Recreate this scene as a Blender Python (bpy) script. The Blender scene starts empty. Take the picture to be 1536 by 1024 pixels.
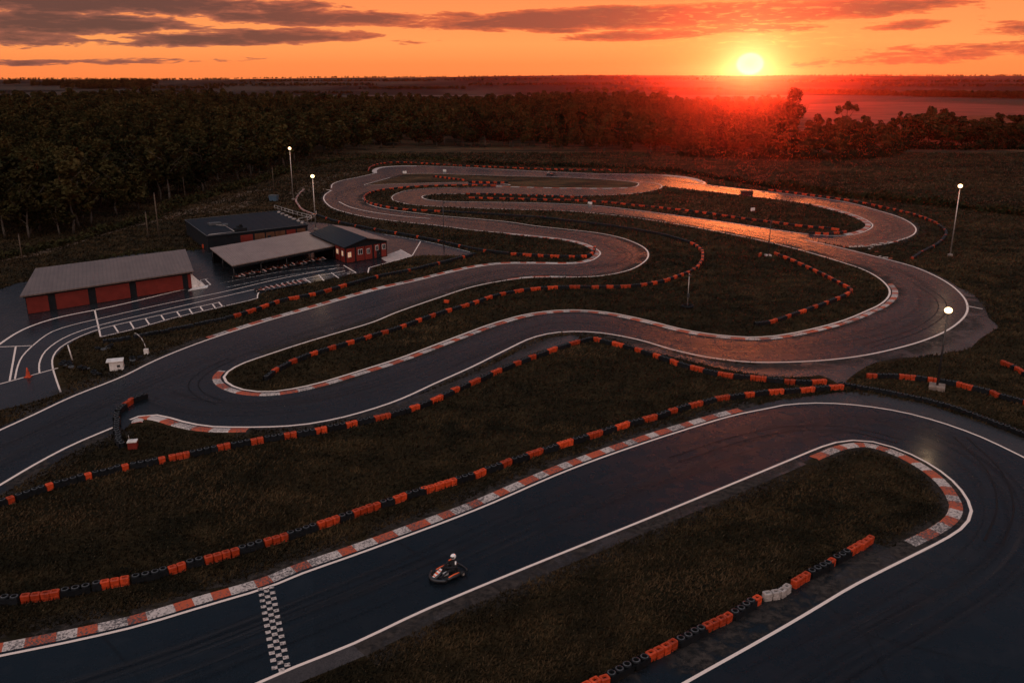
import bpy, bmesh, math, random
import numpy as np
from mathutils import Vector, Matrix
from mathutils.geometry import tessellate_polygon
random.seed(7); rng = np.random.default_rng(7)
scn = bpy.context.scene
COL = scn.collection
R = math.radians
# ------------------------------------------------------------------ camera numbers (a drone 28 m up)
FPX, CX, CY, HZ, CAMH = 1300.0, 768.0, 512.0, 121.0, 28.0
PITCH = math.atan((CY - HZ) / FPX)
def ray(px, py):
    x = (px - CX) / FPX; y = (CY - py) / FPX
    return (x, math.cos(PITCH) + y * math.sin(PITCH), -math.sin(PITCH) + y * math.cos(PITCH))
def G(px, py, z=0.0):
    d = ray(px, py); t = (z - CAMH) / d[2]
    return Vector((d[0] * t, d[1] * t, z))
def height_at(base, head):
    b = G(*base); d = ray(*head)
    return CAMH + d[2] * b.y / d[1]
def azel(px, py):
    d = ray(px, py); n = math.sqrt(sum(c * c for c in d))
    return math.degrees(math.atan2(d[0], d[1])), math.degrees(math.asin(d[2] / n))

# ------------------------------------------------------------------ object helpers
def link(o, parent=None):
    COL.objects.link(o)
    if parent is not None: o.parent = parent
    return o
def thing(name, label, cat, loc=(0, 0, 0), rz=0.0, group=None):
    o = bpy.data.objects.new(name, None); o.empty_display_size = .3
    link(o); o.location = loc; o.rotation_euler = (0, 0, rz)
    o['label'] = label; o['category'] = cat
    if group: o['group'] = group
    return o
def tag(o, label, cat, group=None):
    o['label'] = label; o['category'] = cat
    if group: o['group'] = group
    return o
def obj(name, bm, mats, parent=None, smooth=False, loc=None):
    me = bpy.data.meshes.new(name)
    if isinstance(bm, bmesh.types.BMesh):
        bm.normal_update(); bm.to_mesh(me); bm.free()
    else: me = bm
    for m in (mats if isinstance(mats, (list, tuple)) else [mats]): me.materials.append(m)
    if smooth: me.shade_smooth()
    o = bpy.data.objects.new(name, me); link(o, parent)
    if loc is not None: o.location = loc
    return o
def struct(o, kind='structure'):
    o['kind'] = kind; return o
def copy_tree(o, parent=None):
    c = o.copy(); link(c)
    c.parent = parent
    for ch in list(o.children): copy_tree(ch, c)
    return c
# ---- bmesh primitives
def box(bm, c, s, rot=None, mi=0, bev=0.0):
    m = Matrix.Translation(c)
    if rot is not None: m = m @ rot
    r = bmesh.ops.create_cube(bm, size=1.0, matrix=m @ Matrix.Diagonal((s[0], s[1], s[2], 1)))
    fs = set(f for v in r['verts'] for f in v.link_faces)
    for f in fs: f.material_index = mi
    if bev > 0:
        es = list(set(e for f in fs for e in f.edges))
        r2 = bmesh.ops.bevel(bm, geom=es, offset=bev, segments=2, profile=.5, affect='EDGES')
        for f in r2['faces']: f.material_index = mi
def tube(bm, p0, p1, r0, r1=None, n=8, mi=0, caps=True):
    if r1 is None: r1 = r0
    p0 = Vector(p0); p1 = Vector(p1); d = p1 - p0
    q = Vector((0, 0, 1)).rotation_difference(d).to_matrix()
    a = []; b = []
    for i in range(n):
        t = 2 * math.pi * i / n; v = Vector((math.cos(t), math.sin(t), 0))
        a.append(bm.verts.new(p0 + q @ (v * r0))); b.append(bm.verts.new(p1 + q @ (v * r1)))
    for i in range(n):
        j = (i + 1) % n
        f = bm.faces.new((a[i], a[j], b[j], b[i])); f.material_index = mi; f.smooth = True
    if caps:
        f = bm.faces.new(a[::-1]); f.material_index = mi
        f = bm.faces.new(b); f.material_index = mi
def polytube(bm, pts, r, n=8, mi=0):
    for p, q in zip(pts[:-1], pts[1:]): tube(bm, p, q, r, r, n, mi)
def lathe(bm, prof, c=(0, 0, 0), n=16, mi=0, axis=None, closed=False):
    c = Vector(c); q = Matrix.Identity(3)
    if axis is not None: q = Vector((0, 0, 1)).rotation_difference(Vector(axis)).to_matrix()
    rings = []
    for (r, z) in prof:
        rings.append([bm.verts.new(c + q @ Vector((r * math.cos(2 * math.pi * i / n), r * math.sin(2 * math.pi * i / n), z))) for i in range(n)])
    pairs = list(zip(rings[:-1], rings[1:]))
    if closed: pairs.append((rings[-1], rings[0]))
    for a, b in pairs:
        for i in range(n):
            j = (i + 1) % n
            try:
                f = bm.faces.new((a[i], a[j], b[j], b[i])); f.material_index = mi; f.smooth = True
            except ValueError: pass
    return rings
def loft(bm, rings, mi=0, cap=True, smooth=True):
    vs = [[bm.verts.new(p) for p in r] for r in rings]
    for a, b in zip(vs[:-1], vs[1:]):
        n = len(a)
        for i in range(n):
            j = (i + 1) % n
            f = bm.faces.new((a[i], a[j], b[j], b[i])); f.material_index = mi; f.smooth = smooth
    if cap:
        bm.faces.new(vs[0][::-1]).material_index = mi; bm.faces.new(vs[-1]).material_index = mi
def prism(bm, pts, z0, z1, mi=0, topmi=None):
    """pts: list of xy, counter clockwise or not; z1 may be a list"""
    zs = z1 if isinstance(z1, (list, tuple)) else [z1] * len(pts)
    a = [bm.verts.new((p[0], p[1], z0)) for p in pts]; b = [bm.verts.new((p[0], p[1], z)) for p, z in zip(pts, zs)]
    n = len(pts)
    for i in range(n):
        j = (i + 1) % n
        bm.faces.new((a[i], a[j], b[j], b[i])).material_index = mi
    bm.faces.new(b).material_index = mi if topmi is None else topmi
    bm.faces.new(a[::-1]).material_index = mi
    bmesh.ops.recalc_face_normals(bm, faces=bm.faces[:])
def slab4(bm, q, t, mi=0):
    """thick sheet from four 3-D corners"""
    top = [bm.verts.new(p) for p in q]; bot = [bm.verts.new(Vector(p) - Vector((0, 0, t))) for p in q]
    fs = [bm.faces.new(top), bm.faces.new(bot[::-1])]
    for i in range(4):
        j = (i + 1) % 4
        fs.append(bm.faces.new((bot[i], bot[j], top[j], top[i])))
    for f in fs: f.material_index = mi
    bmesh.ops.recalc_face_normals(bm, faces=fs)
def np_mesh(name, verts, faces):
    me = bpy.data.meshes.new(name)
    verts = np.asarray(verts, dtype=np.float32); faces = np.asarray(faces, dtype=np.int32)
    n, k = faces.shape
    me.vertices.add(len(verts)); me.vertices.foreach_set('co', verts.ravel())
    me.loops.add(n * k); me.loops.foreach_set('vertex_index', faces.ravel())
    me.polygons.add(n); me.polygons.foreach_set('loop_start', np.arange(0, n * k, k, dtype=np.int32))
    me.update(calc_edges=True)
    return me

# ------------------------------------------------------------------ node helpers
class NT:
    def __init__(s, tree): s.t = tree
    def new(s, kind, **kw):
        n = s.t.nodes.new(kind)
        for k, v in kw.items(): setattr(n, k, v)
        return n
    def put(s, sock, v):
        if v is None: return
        if isinstance(v, bpy.types.NodeSocket): s.t.links.new(v, sock)
        elif isinstance(v, (tuple, list)) and sock.type == 'RGBA': sock.default_value = (v[0], v[1], v[2], 1)
        else: sock.default_value = v
    def m(s, op, a, b=None, c=None, clamp=False):
        n = s.new('ShaderNodeMath', operation=op, use_clamp=clamp)
        s.put(n.inputs[0], a); s.put(n.inputs[1], b); s.put(n.inputs[2], c)
        return n.outputs[0]
    def rng(s, v, a, b, c=0.0, d=1.0, smooth=True):
        n = s.new('ShaderNodeMapRange', interpolation_type='SMOOTHSTEP' if smooth else 'LINEAR')
        s.put(n.inputs['Value'], v)
        for k, x in zip(('From Min', 'From Max', 'To Min', 'To Max'), (a, b, c, d)): n.inputs[k].default_value = x
        return n.outputs['Result']
    def mix(s, f, a, b, blend='MIX'):
        n = s.new('ShaderNodeMix', data_type='RGBA', blend_type=blend)
        s.put(n.inputs[0], f); s.put(n.inputs[6], a); s.put(n.inputs[7], b)
        return n.outputs[2]
    def noise(s, vec, scale, detail=4, rough=.55, dist=0.0, dims='3D'):
        n = s.new('ShaderNodeTexNoise', noise_dimensions=dims)
        s.put(n.inputs['Vector'], vec); n.inputs['Scale'].default_value = scale
        n.inputs['Detail'].default_value = detail; n.inputs['Roughness'].default_value = rough; n.inputs['Distortion'].default_value = dist
        return n.outputs['Fac']
    def coord(s, which='Object'): return s.new('ShaderNodeTexCoord').outputs[which]
    def scale(s, vec, sc, rot=(0, 0, 0)):
        n = s.new('ShaderNodeMapping'); s.put(n.inputs['Vector'], vec)
        n.inputs['Scale'].default_value = sc; n.inputs['Rotation'].default_value = rot
        return n.outputs[0]
    def sep(s, vec):
        n = s.new('ShaderNodeSeparateXYZ'); s.put(n.inputs[0], vec); return n.outputs
    def comb(s, x, y, z):
        n = s.new('ShaderNodeCombineXYZ')
        for i, v in enumerate((x, y, z)): s.put(n.inputs[i], v)
        return n.outputs[0]
    def ramp(s, f, stops):
        n = s.new('ShaderNodeValToRGB'); s.put(n.inputs[0], f)
        el = n.color_ramp.elements
        while len(el) < len(stops): el.new(.5)
        for e, (p, c) in zip(el, stops): e.position = p; e.color = (c[0], c[1], c[2], 1)
        return n.outputs[0]
def new_mat(name):
    m = bpy.data.materials.new(name); m.use_nodes = True
    t = NT(m.node_tree); b = m.node_tree.nodes['Principled BSDF']
    return m, t, b
def bump(t, b, h, strength=.3, dist=.05):
    n = t.new('ShaderNodeBump'); n.inputs['Strength'].default_value = strength; n.inputs['Distance'].default_value = dist
    t.put(n.inputs['Height'], h); t.put(b.inputs['Normal'], n.outputs[0])
def simple(name, c, rough=.6, var=.25, scale=3.0, spec=.4, metal=0.0, emit=None, es=0.0, objvar=0.0, bmp=0.0, dirt=None):
    m, t, b = new_mat(name)
    co = t.coord('Object')
    n = t.noise(co, scale, 5, .6)
    lo = tuple(x * (1 - var) for x in c); hi = tuple(min(1, x * (1 + var)) for x in c)
    col = t.mix(t.rng(n, .3, .7), lo, hi)
    if dirt is not None:
        col = t.mix(t.rng(t.noise(co, scale * .7, 6, .7), .52, .72), col, dirt)
    if objvar:
        r = t.new('ShaderNodeObjectInfo').outputs['Random']
        col = t.mix(1.0, col, t.mix(r, (1 - objvar,) * 3, (1 + objvar,) * 3), 'MULTIPLY')
    t.put(b.inputs['Base Color'], col)
    t.put(b.inputs['Roughness'], t.rng(n, .2, .8, rough - .08, rough + .08)); b.inputs['Specular IOR Level'].default_value = spec
    b.inputs['Metallic'].default_value = metal
    if emit: b.inputs['Emission Color'].default_value = (*emit, 1); b.inputs['Emission Strength'].default_value = es
    if bmp: bump(t, b, n, bmp, .02)
    return m

# ------------------------------------------------------------------ sky and light
SUN_PX = (1125, 96)
SUN_AZ, SUN_EL = azel(*SUN_PX)
LAMP_EL = 1.25
world = bpy.data.worlds.new('World'); scn.world = world; world.use_nodes = True
wt = NT(world.node_tree)
for n in list(world.node_tree.nodes): world.node_tree.nodes.remove(n)
dvec = wt.coord('Generated')
dx, dy, dz = wt.sep(dvec)[:3]
AZ = wt.m('MULTIPLY', wt.m('ARCTAN2', dx, dy), 57.29578)
EL = wt.m('MULTIPLY', wt.m('ARCSINE', dz), 57.29578)
# clear-sky gradient
f = wt.m('DIVIDE', EL, 90.0, clamp=True)
f = wt.m('POWER', f, .5)
def s_(deg): return math.sqrt(max(0, deg) / 90)
front = wt.ramp(f, [(0, (.92, .21, .056)), (s_(1.0), (.92, .24, .064)), (s_(2.2), (.92, .305, .086)), (s_(4.5), (.92, .255, .078)),
                    (s_(5.6), (.62, .20, .085)), (s_(8.5), (.22, .105, .085)), (s_(14), (.11, .085, .095)), (s_(26), (.075, .10, .145)), (s_(50), (.13, .18, .26)), (1, (.52, .54, .62))])
back = wt.ramp(f, [(0, (.42, .24, .20)), (s_(6), (.66, .42, .36)), (s_(15), (.88, .68, .62)), (s_(45), (.95, .84, .84)), (1, (.52, .54, .62))])
dAz = wt.m('SUBTRACT', AZ, SUN_AZ)
cosd = wt.m('COSINE', wt.m('MULTIPLY', dAz, math.pi / 180))
sky = wt.mix(wt.rng(cosd, .45, -.6), front, back)
# glow round the sun, and an added glow above it
de = wt.m('SUBTRACT', EL, SUN_EL)
ang = wt.m('SQRT', wt.m('ADD', wt.m('MULTIPLY', dAz, dAz), wt.m('MULTIPLY', wt.m('MULTIPLY', de, 1.25), wt.m('MULTIPLY', de, 1.25))))
def gauss(a, w): return wt.m('EXPONENT', wt.m('MULTIPLY', wt.m('MULTIPLY', a, a), -1.0 / (w * w)))
g1 = gauss(ang, 2.0); g2 = gauss(ang, 6.0)
added_glint_lobe = wt.m('MULTIPLY', wt.m('MULTIPLY', gauss(dAz, 4.1), wt.rng(EL, 5.2, 6.2)), wt.rng(EL, 9.0, 6.8))  # bright patch added above the view so the far track shows a glint
# clouds
cvec = wt.comb(wt.m('MULTIPLY', AZ, .33), wt.m('MULTIPLY', EL, 1.75), 0.0)
nz = wt.noise(cvec, 1.0, 7, .60, .35, '2D')
nz2 = wt.noise(wt.comb(wt.m('MULTIPLY', AZ, .9), wt.m('MULTIPLY', EL, 6.0), 3.3), 1.0, 6, .6, .4, '2D')
blobs = [  # px centre, half sizes, gain, slope (px rise per px)
    (120, 4, 330, 15, 1.3, .0), (80, 34, 185, 15, 1.25, .0), (30, 60, 78, 11, .8, .0),
    (480, 27, 180, 12, 1.25, -.01), (370, 57, 195, 12, 1.2, .03), (455, 8, 70, 8, .6, .0), (270, 22, 60, 8, .4, .0),
    (130, 93, 190, 4, .42, .02), (1000, 25, 410, 17, 1.6, .02), (780, 33, 170, 11, 1.2, .02), (1220, 14, 210, 13, 1.4, .02), (700, 24, 75, 6, .6, .0),
    (960, 53, 130, 8, .95, .03), (1110, 43, 130, 7, .8, .0), (840, 46, 60, 5, .8, .0), (1355, 38, 62, 7, .7, .0),
    (1430, 78, 190, 11, .50, .06), (1330, 90, 150, 7, .34, .05), (640, 62, 50, 4, .3, 0), (-250, 40, 200, 30, .9, 0), (1800, 30, 220, 22, .9, 0)]
D = None
for (px, py, rx, ry, gain, sl) in blobs:
    a0, e0 = azel(px, py); ra = rx / FPX * 57.3; re = ry / FPX * 57.3
    u = wt.m('MULTIPLY', wt.m('SUBTRACT', AZ, a0), 1 / ra)
    v = wt.m('MULTIPLY', wt.m('SUBTRACT', wt.m('SUBTRACT', EL, e0), wt.m('MULTIPLY', wt.m('SUBTRACT', AZ, a0), sl)), 1 / re)
    q = wt.m('MULTIPLY', wt.m('SUBTRACT', 1.0, wt.m('ADD', wt.m('MULTIPLY', u, u), wt.m('MULTIPLY', v, v))), gain)
    D = q if D is None else wt.m('MAXIMUM', D, q)
D = wt.m('MAXIMUM', D, -1.2)
dens = wt.m('ADD', D, wt.m('ADD', wt.m('MULTIPLY', wt.m('SUBTRACT', nz, .5), 2.0), wt.m('MULTIPLY', wt.m('SUBTRACT', nz2, .5), 1.1)))
cl = wt.rng(dens, .02, .42)
thick = wt.rng(dens, .15, 1.1)
warm = wt.rng(AZ, azel(150, 40)[0], azel(820, 40)[0])
ccol = wt.mix(warm, wt.mix(thick, (.27, .090, .064), (.062, .037, .039)), wt.mix(thick, (.66, .120, .046), (.22, .054, .040)))
ccol = wt.mix(wt.m('MULTIPLY', g2, .35), ccol, (.80, .14, .045))
sky = wt.mix(wt.m('MULTIPLY', cl, wt.rng(EL, 11, 7, 0, .93)), sky, ccol)
# faint lit rims of the small clouds by the sun
rim = wt.m('MULTIPLY', wt.m('MULTIPLY', wt.rng(nz2, .52, .68), g2), wt.rng(EL, 1.5, 2.3))
sky = wt.mix(wt.m('MULTIPLY', rim, .55), sky, (1.0, .50, .13))
sky = wt.mix(1.0, sky, wt.mix(g2, (0, 0, 0), (.0, .02, .0)), 'ADD')
sky = wt.mix(1.0, sky, wt.mix(g1, (0, 0, 0), (.0, .05, .02)), 'ADD')
sky = wt.mix(1.0, sky, wt.mix(added_glint_lobe, (0, 0, 0), (26.0, 5.0, 1.0)), 'ADD')
disc = wt.rng(ang, .92, .62)
sky = wt.mix(disc, sky, (1.5, 1.25, .86))
glow2 = gauss(ang, 1.25)
sky = wt.mix(wt.m('MULTIPLY', glow2, .8), sky, (1.0, .58, .22))
below = wt.rng(EL, -.4, -2.0)
sky = wt.mix(below, sky, (.05, .03, .025))
nish = wt.new('ShaderNodeTexSky', sky_type='NISHITA')
nish.sun_disc = False; nish.sun_elevation = R(LAMP_EL); nish.sun_rotation = R(SUN_AZ)
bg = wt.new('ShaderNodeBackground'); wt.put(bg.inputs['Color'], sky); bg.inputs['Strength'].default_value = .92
bg2 = wt.new('ShaderNodeBackground'); wt.put(bg2.inputs['Color'], nish.outputs[0]); bg2.inputs['Strength'].default_value = .05
bg2.inputs['Strength'].default_value = 0.0015
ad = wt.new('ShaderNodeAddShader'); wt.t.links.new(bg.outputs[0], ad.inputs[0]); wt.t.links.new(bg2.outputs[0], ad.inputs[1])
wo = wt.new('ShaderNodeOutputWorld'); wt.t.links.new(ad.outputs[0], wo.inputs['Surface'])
world.cycles.sampling_method = 'MANUAL'; world.cycles.sample_map_resolution = 1024

sun = bpy.data.lights.new('sun', 'SUN'); sun.energy = 3.2; sun.angle = R(.8); sun.color = (1.0, .045, .014)
so = bpy.data.objects.new('sun', sun); link(so)
sd = Vector((math.sin(R(SUN_AZ)) * math.cos(R(LAMP_EL)), math.cos(R(SUN_AZ)) * math.cos(R(LAMP_EL)), math.sin(R(LAMP_EL))))
so.rotation_euler = sd.to_track_quat('Z', 'Y').to_euler(); so.location = sd * 900

cam = bpy.data.cameras.new('camera'); cam.sensor_width = 36; cam.lens = FPX / 1536 * 36; cam.clip_end = 30000; cam.clip_start = .5
co_ = bpy.data.objects.new('camera', cam); link(co_); co_.location = (0, 0, CAMH); co_.rotation_euler = (math.pi / 2 - PITCH, 0, 0)
scn.camera = co_
scn.view_settings.view_transform = 'Standard'; scn.view_settings.look = 'None'; scn.view_settings.exposure = .36; scn.view_settings.gamma = 1
scn.render.engine = 'CYCLES'; scn.cycles.use_denoising = True
scn.cycles.max_bounces = 5; scn.cycles.diffuse_bounces = 2; scn.cycles.glossy_bounces = 2; scn.cycles.transmission_bounces = 2
scn.cycles.volume_bounces = 0; scn.cycles.transparent_max_bounces = 8
scn.cycles.sample_clamp_indirect = 3.0
scn.render.resolution_x = 1024; scn.render.resolution_y = 682

# ------------------------------------------------------------------ materials
def grass_material():
    m, t, b = new_mat('grass')
    co = t.coord('Object')
    n1 = t.noise(co, .035, 5, .6, .6); n2 = t.noise(co, .35, 6, .68, .8)
    st = t.noise(t.scale(co, (0.5, 1.6, 1), (0, 0, R(22))), 2.2, 6, .72, 1.2); n4 = t.noise(co, 7.0, 4, .7)
    col = t.mix(t.rng(n1, .35, .66), (0.0131, 0.0106, 0.0050), (0.0302, 0.0200, 0.0086))
    col = t.mix(t.rng(n2, .46, .70), col, (0.0454, 0.0296, 0.0128))
    col = t.mix(t.rng(st, .47, .36), col, (0.0041, 0.0044, 0.0032))
    col = t.mix(t.m('MULTIPLY', t.rng(st, .58, .75), t.rng(n4, .5, .75)), col, (0.0722, 0.0481, 0.0234))
    X, Y, Z = t.sep(co)[:3]
    l1 = t.noise(t.scale(co, (0.035, 0.11, 1), (0, 0, R(-6))), 1.0, 7, .7, .8); l2 = t.noise(t.scale(co, (0.16, 0.5, 1), (0, 0, R(4))), 1.0, 5, .7, .5)
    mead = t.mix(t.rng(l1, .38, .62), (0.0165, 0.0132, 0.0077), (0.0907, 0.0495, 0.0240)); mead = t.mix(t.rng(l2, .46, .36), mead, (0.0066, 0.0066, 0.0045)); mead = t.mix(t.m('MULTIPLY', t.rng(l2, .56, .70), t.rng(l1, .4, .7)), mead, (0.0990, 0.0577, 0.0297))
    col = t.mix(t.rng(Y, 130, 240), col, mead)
    # farmland beyond the wood: broad strips of stubble, plough and pasture
    vz = t.new('ShaderNodeTexVoronoi'); t.put(vz.inputs['Vector'], t.scale(co, (.0011, .0034, 1), (0, 0, R(8)))); vz.inputs['Scale'].default_value = 1.0
    cell = t.sep(vz.outputs['Color'])[0]
    farm = t.ramp(cell, [(0, (.014, .0155, .012)), (.35, (.040, .030, .023)), (.6, (.020, .02, .015)), (.8, (.060, .045, .036)), (1, (.024, .02, .016))])
    farm = t.mix(t.rng(t.noise(t.scale(co, (.002, .012, 1)), 1.0, 5, .65), .4, .65), farm, (.03, .026, .02))
    col = t.mix(t.rng(Y, 900, 1300), col, farm)
    t.put(b.inputs['Base Color'], col); b.inputs['Roughness'].default_value = .95; b.inputs['Specular IOR Level'].default_value = .06
    bump(t, b, t.m('ADD', t.m('MULTIPLY', st, 1.0), t.m('MULTIPLY', n4, .5)), .9, .22)
    return m
def asphalt_material(name, dark, light, patch=.5, spec=.32):
    m, t, b = new_mat(name)
    co = t.coord('Object')
    big = t.noise(co, .05, 5, .6, .4); mid = t.noise(co, .6, 6, .68, .3); fine = t.noise(co, 14, 3, .7)
    col = t.mix(t.rng(big, .3, .7), dark, light)
    col = t.mix(t.m('MULTIPLY', t.rng(mid, .5, .75), patch), col, tuple(x * 1.7 for x in light))
    col = t.mix(t.rng(fine, .38, .68, 0, .8), col, tuple(x * .5 for x in dark))
    vc = t.new('ShaderNodeTexVoronoi', feature='DISTANCE_TO_EDGE'); t.put(vc.inputs['Vector'], t.mix(.06, co, t.new('ShaderNodeTexNoise').outputs['Color'], 'ADD')); vc.inputs['Scale'].default_value = .11
    crack = t.m('MULTIPLY', t.rng(vc.outputs['Distance'], .011, .003), t.rng(t.noise(co, .08, 3, .5), .46, .6))
    col = t.mix(t.m('MULTIPLY', crack, .7), col, (.003, .0035, .004))
    pt = t.new('ShaderNodeTexVoronoi'); t.put(pt.inputs['Vector'], t.scale(co, (1, .55, 1), (0, 0, R(-24)))); pt.inputs['Scale'].default_value = .085
    col = t.mix(1.0, col, t.mix(t.sep(pt.outputs['Color'])[0], (.80, .80, .80), (1.22, 1.2, 1.18)), 'MULTIPLY')
    t.put(b.inputs['Base Color'], col)
    t.put(b.inputs['Roughness'], t.rng(mid, .3, .7, .22, .33)); b.inputs['Specular IOR Level'].default_value = spec
    bump(t, b, fine, .12, .006)
    return m
M = {}
M['grass'] = grass_material()
M['asphalt'] = asphalt_material('asphalt', (.0048, .0084, .0122), (.0092, .0118, .0146), .5, .16)
M['runoff'] = asphalt_material('runoff_asphalt', (.022, .0205, .021), (.044, .036, .034), .6, .2)
M['paddock'] = asphalt_material('paddock_asphalt', (.012, .0155, .020), (.022, .0235, .026), .5, .2)
def paint(name, c, wear=.45, base=(.022, .021, .022), sc=2.2):
    m, t, b = new_mat(name); co = t.coord('Object')
    n = t.noise(co, sc, 8, .72, .3); n2 = t.noise(co, .25, 3, .5)
    w = t.rng(t.m('ADD', n, t.m('MULTIPLY', n2, .35)), .60 + .3 * (1 - wear), .72 + .3 * (1 - wear))
    col = t.mix(w, t.mix(t.noise(co, 9, 4, .7), tuple(x * .72 for x in c), c), base)
    t.put(b.inputs['Base Color'], col); b.inputs['Roughness'].default_value = .55; b.inputs['Specular IOR Level'].default_value = .3
    return m
M['line'] = paint('line_paint', (.90, .71, .60), .22)
M['line_faint'] = paint('faded_line_paint', (.62, .55, .50), .85)
M['kerb_white'] = paint('kerb_white_paint', (.60, .49, .43), .85, (.09, .075, .07), 8.0)
M['kerb_red'] = paint('kerb_red_paint', (.50, .085, .030), .85, (.075, .055, .05), 8.0)
M['concrete'] = simple('pale_concrete', (.42, .33, .29), .8, .2, 1.5)
M['grey_base'] = simple('weathered_concrete', (.17, .125, .10), .9, .35, 2.0)
M['dirt'] = simple('dirt_track', (.085, .055, .036), .95, .5, .35, .1)
M['orange'] = simple('orange_plastic', (.45, .046, .010), .5, .30, 2.4, .3, objvar=.38, dirt=(.13, .025, .012))
M['black'] = simple('black_rubber', (.0065, .0075, .009), .7, .35, 4.0, .15, objvar=.3)
M['tyregrey'] = simple('grey_tyre_rubber', (.060, .060, .062), .7, .5, 6.0, .3)
M['dullwhite'] = simple('scuffed_white_block', (.36, .31, .28), .6, .3, 3.0, .3, dirt=(.10, .085, .075))
M['hole'] = simple('tyre_hollow', (.006, .006, .006), .9, .2, 3.0, .1)
M['whiteplastic'] = simple('white_plastic', (.66, .60, .55), .5, .15, 2.0, dirt=(.25, .2, .18))
M['leaf'] = None
M['bark'] = simple('bark', (.060, .048, .038), .95, .4, 4.0, .1, bmp=.6)
M['redwall'] = simple('red_cladding', (.155, .0155, .0095), .55, .15, 1.2, .3)
M['brownpanel'] = simple('brown_panel', (.10, .038, .017), .6, .3, 1.0, .3)
M['darkwall'] = simple('dark_cladding', (.008, .0095, .0115), .7, .3, 1.5, .15)
M['steel'] = simple('galvanised_steel', (.40, .35, .32), .45, .2, 4, .5, .6)
M['darksteel'] = simple('dark_steel', (.035, .033, .033), .5, .2, 4, .4, .4)
M['wood'] = simple('weathered_wood', (.085, .06, .042), .9, .3, 3, .15)
M['glass'] = simple('window_glass', (.02, .025, .03), .12, .1, 1, .6)
M['litglass'] = simple('lit_window', (.7, .55, .4), .4, .2, 5, .4, emit=(1.0, .50, .22), es=.22)
M['helmet'] = simple('helmet_shell', (.80, .76, .72), .22, .06, 3, .6)
M['suit'] = simple('race_suit', (.018, .018, .020), .8, .4, 9, .2)
M['kartblack'] = simple('kart_plastic', (.012, .013, .015), .34, .3, 3, .5)
M['kartorange'] = simple('kart_orange', (.72, .10, .018), .4, .15, 3, .5)
M['kartwhite'] = simple('kart_white', (.75, .70, .66), .4, .1, 3, .5)
M['rubber'] = simple('slick_tyre', (.012, .012, .012), .75, .3, 5, .3)
M['skin'] = simple('skin', (.45, .26, .18), .5, .1, 8)
M['bluebin'] = simple('blue_bin', (.05, .085, .12), .5, .2, 2)
M['lamp'] = simple('lamp_glass', (.9, .85, .75), .3, .02, 1, emit=(1.0, .60, .28), es=4.0)
M['lamp'].cycles.emission_sampling = 'NONE'
def roof_mat(name, c, period, rot, spec=.5, metal=.0, rough=.42):
    m, t, b = new_mat(name); co = t.scale(t.coord('Object'), (1, 1, 1), (0, 0, rot))
    w = t.new('ShaderNodeTexWave', wave_type='BANDS', bands_direction='X', wave_profile='SIN')
    t.put(w.inputs['Vector'], co); w.inputs['Scale'].default_value = 6.2832 / period / 20 * 1.0; w.inputs['Distortion'].default_value = 0
    n = t.noise(co, .5, 6, .65); n2 = t.noise(t.scale(co, (3.0, .22, 1)), 1.0, 5, .6)
    col = t.mix(t.rng(n, .3, .7), tuple(x * .72 for x in c), c)
    col = t.mix(t.rng(n2, .5, .75, 0, .55), col, tuple(x * .5 for x in c))
    col = t.mix(t.rng(w.outputs['Fac'], .0, .25, .3, 0), col, tuple(x * .35 for x in c))
    t.put(b.inputs['Base Color'], col); b.inputs['Roughness'].default_value = rough; b.inputs['Specular IOR Level'].default_value = spec; b.inputs['Metallic'].default_value = metal
    bump(t, b, w.outputs['Fac'], .5, .04)
    return m
def leaf_material(name, c0, c1):
    m, t, b = new_mat(name)
    r = t.new('ShaderNodeObjectInfo').outputs['Random']
    n = t.noise(t.coord('Object'), .55, 3, .6)
    col = t.mix(t.rng(n, .35, .65), c0, c1)
    col = t.mix(1.0, col, t.mix(r, (.42, .50, .52), (1.55, 1.35, 1.1)), 'MULTIPLY')
    t.put(b.inputs['Base Color'], col); b.inputs['Roughness'].default_value = .95; b.inputs['Specular IOR Level'].default_value = .0
    tr = t.new('ShaderNodeBsdfTranslucent'); t.put(tr.inputs['Color'], t.mix(1.0, col, (1.6, 1.1, .5), 'MULTIPLY'))
    mx = t.new('ShaderNodeMixShader'); mx.inputs[0].default_value = .03
    t.t.links.new(b.outputs[0], mx.inputs[1]); t.t.links.new(tr.outputs[0], mx.inputs[2])
    t.t.links.new(mx.outputs[0], m.node_tree.nodes['Material Output'].inputs['Surface'])
    return m
M['leaf'] = leaf_material('foliage', (.020, .021, .010), (.050, .040, .018))
M['bush'] = leaf_material('bush_foliage', (.014, .016, .009), (.030, .027, .013))

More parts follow.
